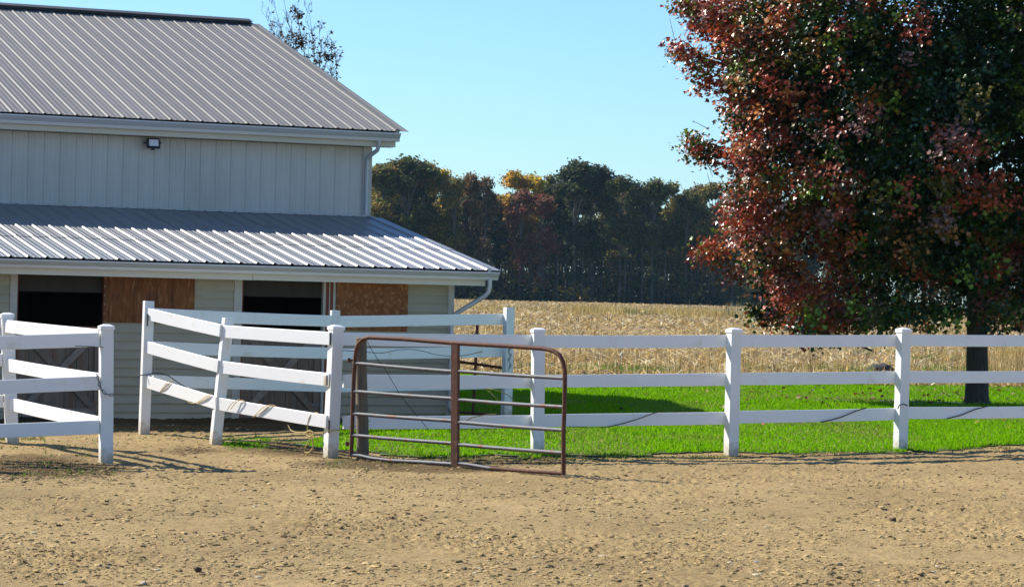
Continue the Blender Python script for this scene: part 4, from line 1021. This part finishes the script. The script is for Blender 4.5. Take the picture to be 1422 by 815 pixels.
    glint = red & (r.random(n) < .25); cols[glint] = np.array([.24, .12, .10]); inn = ff < .5; cols[inn] = np.array([.016, .040, .006])  # pale pinkish clumps paint the sky's glints on glossy leaves into the colour
    outv = Pa - np.array([0, 0, cz]); outv /= np.linalg.norm(outv, axis=1)[:, None] + 1e-6
    V, T, C = leaf_cloud(Pa, 42, np.where(ff < .5, .34, .25), .069, cols, 5, 'maple', outv=outv)
    me = npmesh('crown', V, T, M['maple_leaf'], C); cr = link('crown', me, tree)
    # limbs and twigs
    b = MB(); rr = random.Random(4)
    for i in range(26):
        z0 = 1.5 + i * .30; a = i * 2.4; up = .35 + .5 * i / 26; L = 3.6 * (1 - .5 * i / 26)
        p = Vector((0, 0, z0)); pts = [p]; dv = Vector((math.cos(a), math.sin(a), up)).normalized()
        for k in range(5): p = p + dv * L / 5; dv = (dv + Vector((rr.uniform(-.2, .2), rr.uniform(-.2, .2), .08))).normalized(); pts.append(p)
        b.tube(pts, [.085 * (1 - .5 * i / 26) * (1 - .16 * k) for k in range(6)], 6)
    for k in range(0, len(spurs), 3):
        s = Vector(spurs[k]); q = s + Vector((1.2, .2, -.35)); b.tube([q, (q + s) / 2 + Vector((0, 0, .05)), s], [.018, .012, .006], 4)
    for (x0, y0, x1, y1) in ((966, 205, 945, 187), (980, 222, 990, 246), (985, 180, 962, 168), (990, 238, 980, 228), (940, 70, 930, 26), (968, 100, 958, 88), (1010, 262, 996, 240), (988, 262, 982, 240)):
        b.tube([at(x0, y0, D) - base, at(x1, y1, D) - base], [.006, .003], 4)
    b.build('limbs', M['bark'], tree, smooth=True)
make_maple()

def fallen():
    r = np.random.default_rng(31); n = 330; g = ground_at(1300, 585)
    x = 7.2 + r.normal(size=n) * 3.2; y = 45.5 + r.normal(size=n) * 5; k = (y > 31.8) & (x > .8); x, y = x[k], y[k]; n = len(x)
    c = np.array([(.26, .07, .03), (.20, .10, .04), (.34, .20, .06), (.12, .06, .04)])[r.integers(0, 4, n)] * (.6 + .8 * r.random((n, 1)))
    P = np.stack([x, y, gz(x, y) + .05], 1); V, T, C = leaf_cloud(P, 1, np.full(n, .02), .075, c, 6, 'maple')
    tag(link('fallen_leaves', npmesh('fallen_leaves', V, T, M['twig_leaf'], C)), 'red brown fallen maple leaves scattered on the lawn around the trunk', 'leaves', kind='stuff')
fallen()
# bare-ish tree behind the barn roof
def make_bare():
    D = 72.0; base = at(428, 400, D); base.z = float(gz(base.x, D)); tree = empty('sparse_tree', Matrix.Translation(base))
    tag(tree, 'nearly leafless tree top showing above the barn roof slope', 'tree')
    rr = random.Random(12); b = MB(); tips = []
    Q = lambda x, y, dd=0.0: at(x, y, D + dd) - base
    def twig(p, d, L, r, depth):
        pts = [p]; n = 4
        for k in range(n):
            d = (d + Vector((rr.uniform(-.22, .22), rr.uniform(-.22, .22), rr.uniform(-.08, .22)))).normalized(); p = p + d * L / n; pts.append(p)
            if depth < 3 and rr.random() < .8:
                a = rr.uniform(0, 6.28); s = Vector((math.cos(a), math.sin(a), rr.uniform(-.1, .9))).normalized()
                twig(p, (d * .7 + s * .75).normalized(), L * rr.uniform(.4, .7), r * .65, depth + 1)
        b.tube(pts, [max(.0035, r * (1 - .15 * k)) for k in range(n + 1)], 4, cap=False)
        if depth >= 1: tips.extend(pts[1::2])
    fork = Q(436, 205)
    b.tube([Vector((0, 0, -.2)), Vector((0, 0, 1.5)), Q(432, 290), fork], [.16, .13, .08, .055], 8)
    targets = [((378, 45), .5), ((384, 12), -.3), ((396, 2), .4), ((413, 4), 0), ((432, 20), .6), ((445, 48), -.5), ((455, 72), .2), ((466, 92), -.2), ((461, 108), .5), ((405, 40), -.6), ((425, 60), .3), ((440, 90), -.4), ((390, 60), .2), ((372, 30), -.2)]
    for (tx, ty), dd in targets:
        T = Q(tx, ty, dd); pts = [fork.lerp(T, k / 6) + Vector((rr.uniform(-.05, .05), rr.uniform(-.05, .05), .10 * math.sin(k / 6 * 3.14))) for k in range(7)]
        pts[0] = fork; b.tube(pts, [.030, .024, .019, .014, .010, .007, .004], 5, cap=False)
        for k in range(2, 7):
            for _ in range(2):
                a = rr.uniform(0, 6.28); d = ((T - fork).normalized() + Vector((math.cos(a), math.sin(a), .3)) * .8).normalized()
                twig(pts[k], d, rr.uniform(.18, .42), .006, 1)
    b.build('branches', M['bark_far'], tree)
    c0 = [Q(414, 28), Q(408, 58), Q(398, 48), Q(425, 50), Q(430, 78), Q(458, 72), Q(436, 30), Q(420, 85)]
    rn = np.random.default_rng(3)
    T_ = np.array([tuple(t) for t in tips if min((t - c).length for c in c0) < .30 and rr.random() < .42 or rr.random() < .03])
    c = np.tile([[.10, .06, .045]], (len(T_), 1)) * (.5 + .9 * rn.random((len(T_), 1)))
    V, T, C = leaf_cloud(T_, 3, np.full(len(T_), .09), .075, c, 9, 'maple')
    link('leaves', npmesh('leaves', V, T, M['twig_leaf'], C), tree)
make_bare()

# forest edge
def forest():
    r = np.random.default_rng(23); protos = []
    for s in range(7):
        # crown built from sub-crowns on limbs, unit tree of height 22 m
        h = 22.0; nb = 8 + s % 4; cs = []; rs = []
        for k in range(nb):
            a = r.uniform(0, 6.28); t = r.uniform(0, 1); zz = h * (.38 + .54 * t); rr_ = (1 - abs(t - .5) * .9) * 4.1 * r.uniform(.35, 1)
            cs.append((rr_ * math.cos(a), rr_ * math.sin(a), zz)); rs.append(r.uniform(1.4, 2.5) * (1.1 - .35 * t))
        cs.append((0, 0, h * .93)); rs.append(1.7)
        P = []; col = []
        for c, q in zip(cs, rs):
            m = 66; d = r.normal(size=(m, 3)); d /= np.linalg.norm(d, axis=1)[:, None]; d *= (r.random((m, 1)) ** .4) * q * np.array([1, 1, .72]); P.append(np.array(c) + d)
        # ragged low branches
        m = 70; zz = h * r.uniform(.12, .5, m); a = r.uniform(0, 6.28, m); q = r.uniform(.3, 2.8, m); P.append(np.stack([q * np.cos(a), q * np.sin(a), zz], 1))
        P = np.concatenate(P); n = len(P); col = np.ones((n, 3)) * (.55 + .8 * r.random((n, 1))); col[:, 0] *= 1 + .25 * r.normal(size=n).clip(-1, 1)
        col[:, 1] *= 1 + .1 * r.normal(size=n).clip(-1, 1)
        V, T, C = leaf_cloud(P, 11, np.full(n, .75), .36, col, 100 + s, 'quad', colvar=.3)
        crown = npmesh('crown', V, T, M['far_leaf'], C)
        b = MB(); b.tube([(0, 0, -1), (0, 0, 0), (.1, 0, h*.3), (r.uniform(-.4, .4), r.uniform(-.3, .3), h*.6), (0, 0, h*.9)], [.42, .36, .27, .17, .04], 7)
        for k in range(nb):
            c = cs[k]; b.tube([(0, 0, c[2] * .72), (c[0]*.5, c[1]*.5, c[2]*.88), c], [.13, .08, .03], 4, cap=False)
        for k in range(4):                                     # slender stems beside it
            a = r.uniform(0, 6.28); q = r.uniform(1.2, 2.6); b.tube([(q*math.cos(a), q*math.sin(a), -1), (q*math.cos(a)*1.1, q*math.sin(a)*1.1, h*.5)], [.14, .06], 5)
        trunk = b.mesh('trunk', M['bark_far'], True)
        protos.append((crown, trunk))
    GREEN = (.12, .13, .035); OLIVE = (.24, .20, .045); YEL = (.60, .46, .04); ORG = (.50, .32, .04); REDD = (.26, .11, .065); BRN = (.25, .16, .07); DK = (.065, .080, .032)
    GRP = 'trees of the wood across the field'
    def tree(px, topy, y, col, lab, k, wide=1.0):
        p = at(px, 415, y); z0 = gz(p.x, y); hgt = at(px, topy, y).z - z0
        t = empty('forest_tree', Matrix.Translation((p.x, y, z0)) @ Matrix.Rotation(r.uniform(0, 6.28), 4, 'Z') @ Matrix.Diagonal((hgt/22*wide, hgt/22*wide, hgt/22, 1)))
        tag(t, lab, 'tree', GRP); cr, tr_ = protos[k % 7]
        c = link('crown', cr, t); c.color = (*col, 1); link('trunk', tr_, t)
    front = [(448, 250, 445, GREEN, 'forest tree standing mostly behind the barn wall', 0, 1.1),
             (528, 226, 436, OLIVE, 'dark green tree of the wood rising right beside the upper barn corner', 1, 1.1),
             (562, 215, 438, GREEN, 'tall dark green tree with the highest crown left of the yellow one', 2, 1.25),
             (585, 222, 441, OLIVE, 'olive green tree just left of the yellow topped tree', 3, 1.0),
             (610, 232, 443, YEL, 'yellow topped tree nearest the barn in the wood', 4, .8),
             (630, 244, 438, OLIVE, 'dark olive tree directly right of the left yellow tree', 5, .85),
             (650, 238, 442, BRN, 'brown tree with thin feathery top between the yellow trees', 6, .7),
             (672, 244, 440, BRN, 'pale brown thin crowned tree left of the orange tree', 0, .7),
             (712, 236, 446, ORG, 'golden orange tree at the middle of the wood', 1, .95),
             (735, 240, 449, YEL, 'yellow green tree standing behind the red one', 2, .8),
             (748, 268, 437, REDD, 'rusty red tree lower than its neighbours in the wood', 3, .95),
             (722, 262, 438, REDD, 'reddish tree under the golden orange crown', 5, .8),
             (762, 240, 450, OLIVE, 'green round tree just left of the tallest pair', 4, .7),
             (797, 220, 436, DK, 'tallest dark tree with round top in the middle of the wood', 2, 1.0),
             (822, 226, 438, DK, 'dark tall tree joined to the right of the tallest one', 6, .95),
             (860, 242, 437, GREEN, 'dark broad tree left of the gap in the tree line', 1, 1.05),
             (880, 250, 441, DK, 'narrow dark tree beside the broad dark one', 5, .7),
             (905, 247, 436, GREEN, 'round topped tree standing alone right of the gap', 3, 1.0),
             (930, 252, 440, OLIVE, 'greenish tree right of the lone round top', 0, .8),
             (952, 262, 437, GREEN, 'lower green tree near the maple branches', 2, .8),
             (968, 254, 441, BRN, 'brownish thin topped tree just left of the maple', 6, .7),
             (990, 252, 438, OLIVE, 'olive tree partly hidden by the maple leaves', 1, .9),
             (1018, 262, 436, GREEN, 'forest tree behind the left flank of the maple', 4, 1.0),
             (1048, 258, 440, GREEN, 'last forest tree, hidden behind the maple', 3, 1.0)]
    for px, ty, y, c, lab, k, w in front: tree(px, ty, y, c, lab, k, w)
    near = ['tree hidden by the barn', 'olive tree at the barn corner', 'high crown by the barn', 'olive tree before the yellow top', 'left yellow top', 'dark olive tree', 'feathery brown tree', 'thin pale tree', 'golden orange tree', 'yellow green tree', 'rusty red tree', 'reddish low tree', 'round green tree', 'tallest dark tree', 'second tallest tree', 'broad dark tree', 'narrow dark tree', 'lone round top', 'greenish tree', 'low green tree', 'thin brownish tree', 'olive tree by the maple', 'tree behind the maple flank', 'last tree behind the maple']
    used = set()
    i = 0
    for row, y0 in enumerate((452, 464, 478)):
        for px in np.concatenate([np.arange(440, 1085, 25 + row * 3), np.arange(1085, 1520, 34)]):
            x = px + r.uniform(-7, 7); base_h = np.interp(x, [440, 560, 620, 680, 760, 800, 840, 900, 960, 1080], [250, 226, 244, 256, 256, 232, 246, 258, 268, 270])
            c = [GREEN, OLIVE, DK, BRN, DK, GREEN][r.integers(0, 6)]
            fi = min(range(len(front)), key=lambda q: abs(front[q][0] - x)); nm = near[fi]
            key = ('second', 'third', 'rearmost')[row] + ' row, ' + ('just left of the ' if x < front[fi][0] else 'just right of the ') + nm
            if key in used: key = ('second', 'third', 'rearmost')[row] + ' row, left of the ' + nm
            if key in used: key = ('second', 'third', 'rearmost')[row] + ' row, directly behind the ' + nm
            used.add(key)
            if px > 1085: key = ''
            tree(x, base_h + r.uniform(4, 34), y0 + r.uniform(-4, 4), c, ('wood tree in the ' + key) if key else 'wood tree far to the right, hidden behind the maple crown', int(r.integers(0, 7)), .95); i += 1
    # understory
    P = []; C = []
    for _ in range(2600):
        px = r.uniform(430, 1090); y = r.uniform(434, 475); p = at(px, 415, y); hh = abs(r.normal()) * (3.0 if y > 450 else 1.3) + .2; P.append((p.x, y, gz(p.x, y) + hh)); C.append(np.array([(.10, .08, .03), (.06, .07, .02), (.30, .20, .04), (.035, .04, .02)][r.integers(0, 4)]) * r.uniform(.6, 1.2))  # golden clumps stand for spots of sunlight, painted as leaf colour
    V, T, C = leaf_cloud(np.array(P), 10, np.full(len(P), 1.0), .42, np.array(C), 77, 'quad')
    m = leafmat('understory_leaf', .7, .15, spec=.2)
    tag(link('undergrowth', npmesh('undergrowth', V, T, m, C)), 'dim undergrowth and saplings at the foot of the wood', 'undergrowth', kind='stuff')
forest()

# ------------------------------------------------------------------ air
def haze():
    b = MB(); b.box(-950, 950, -350, 1050, -1.3, 29.0); m = bpy.data.materials.new('haze'); m.use_nodes = True; nt = m.node_tree
    nt.nodes.remove(nt.nodes['Principled BSDF']); v = nt.nodes.new('ShaderNodeVolumePrincipled'); v.inputs['Color'].default_value = (.45, .78, 1.0, 1)
    v.inputs['Density'].default_value = HAZE; nt.links.new(v.outputs[0], nt.nodes['Material Output'].inputs['Volume'])
    tag(b.build('haze', m), 'thin pale air between the camera and the distant wood', kind='stuff')
HAZE = 0.000065
haze()
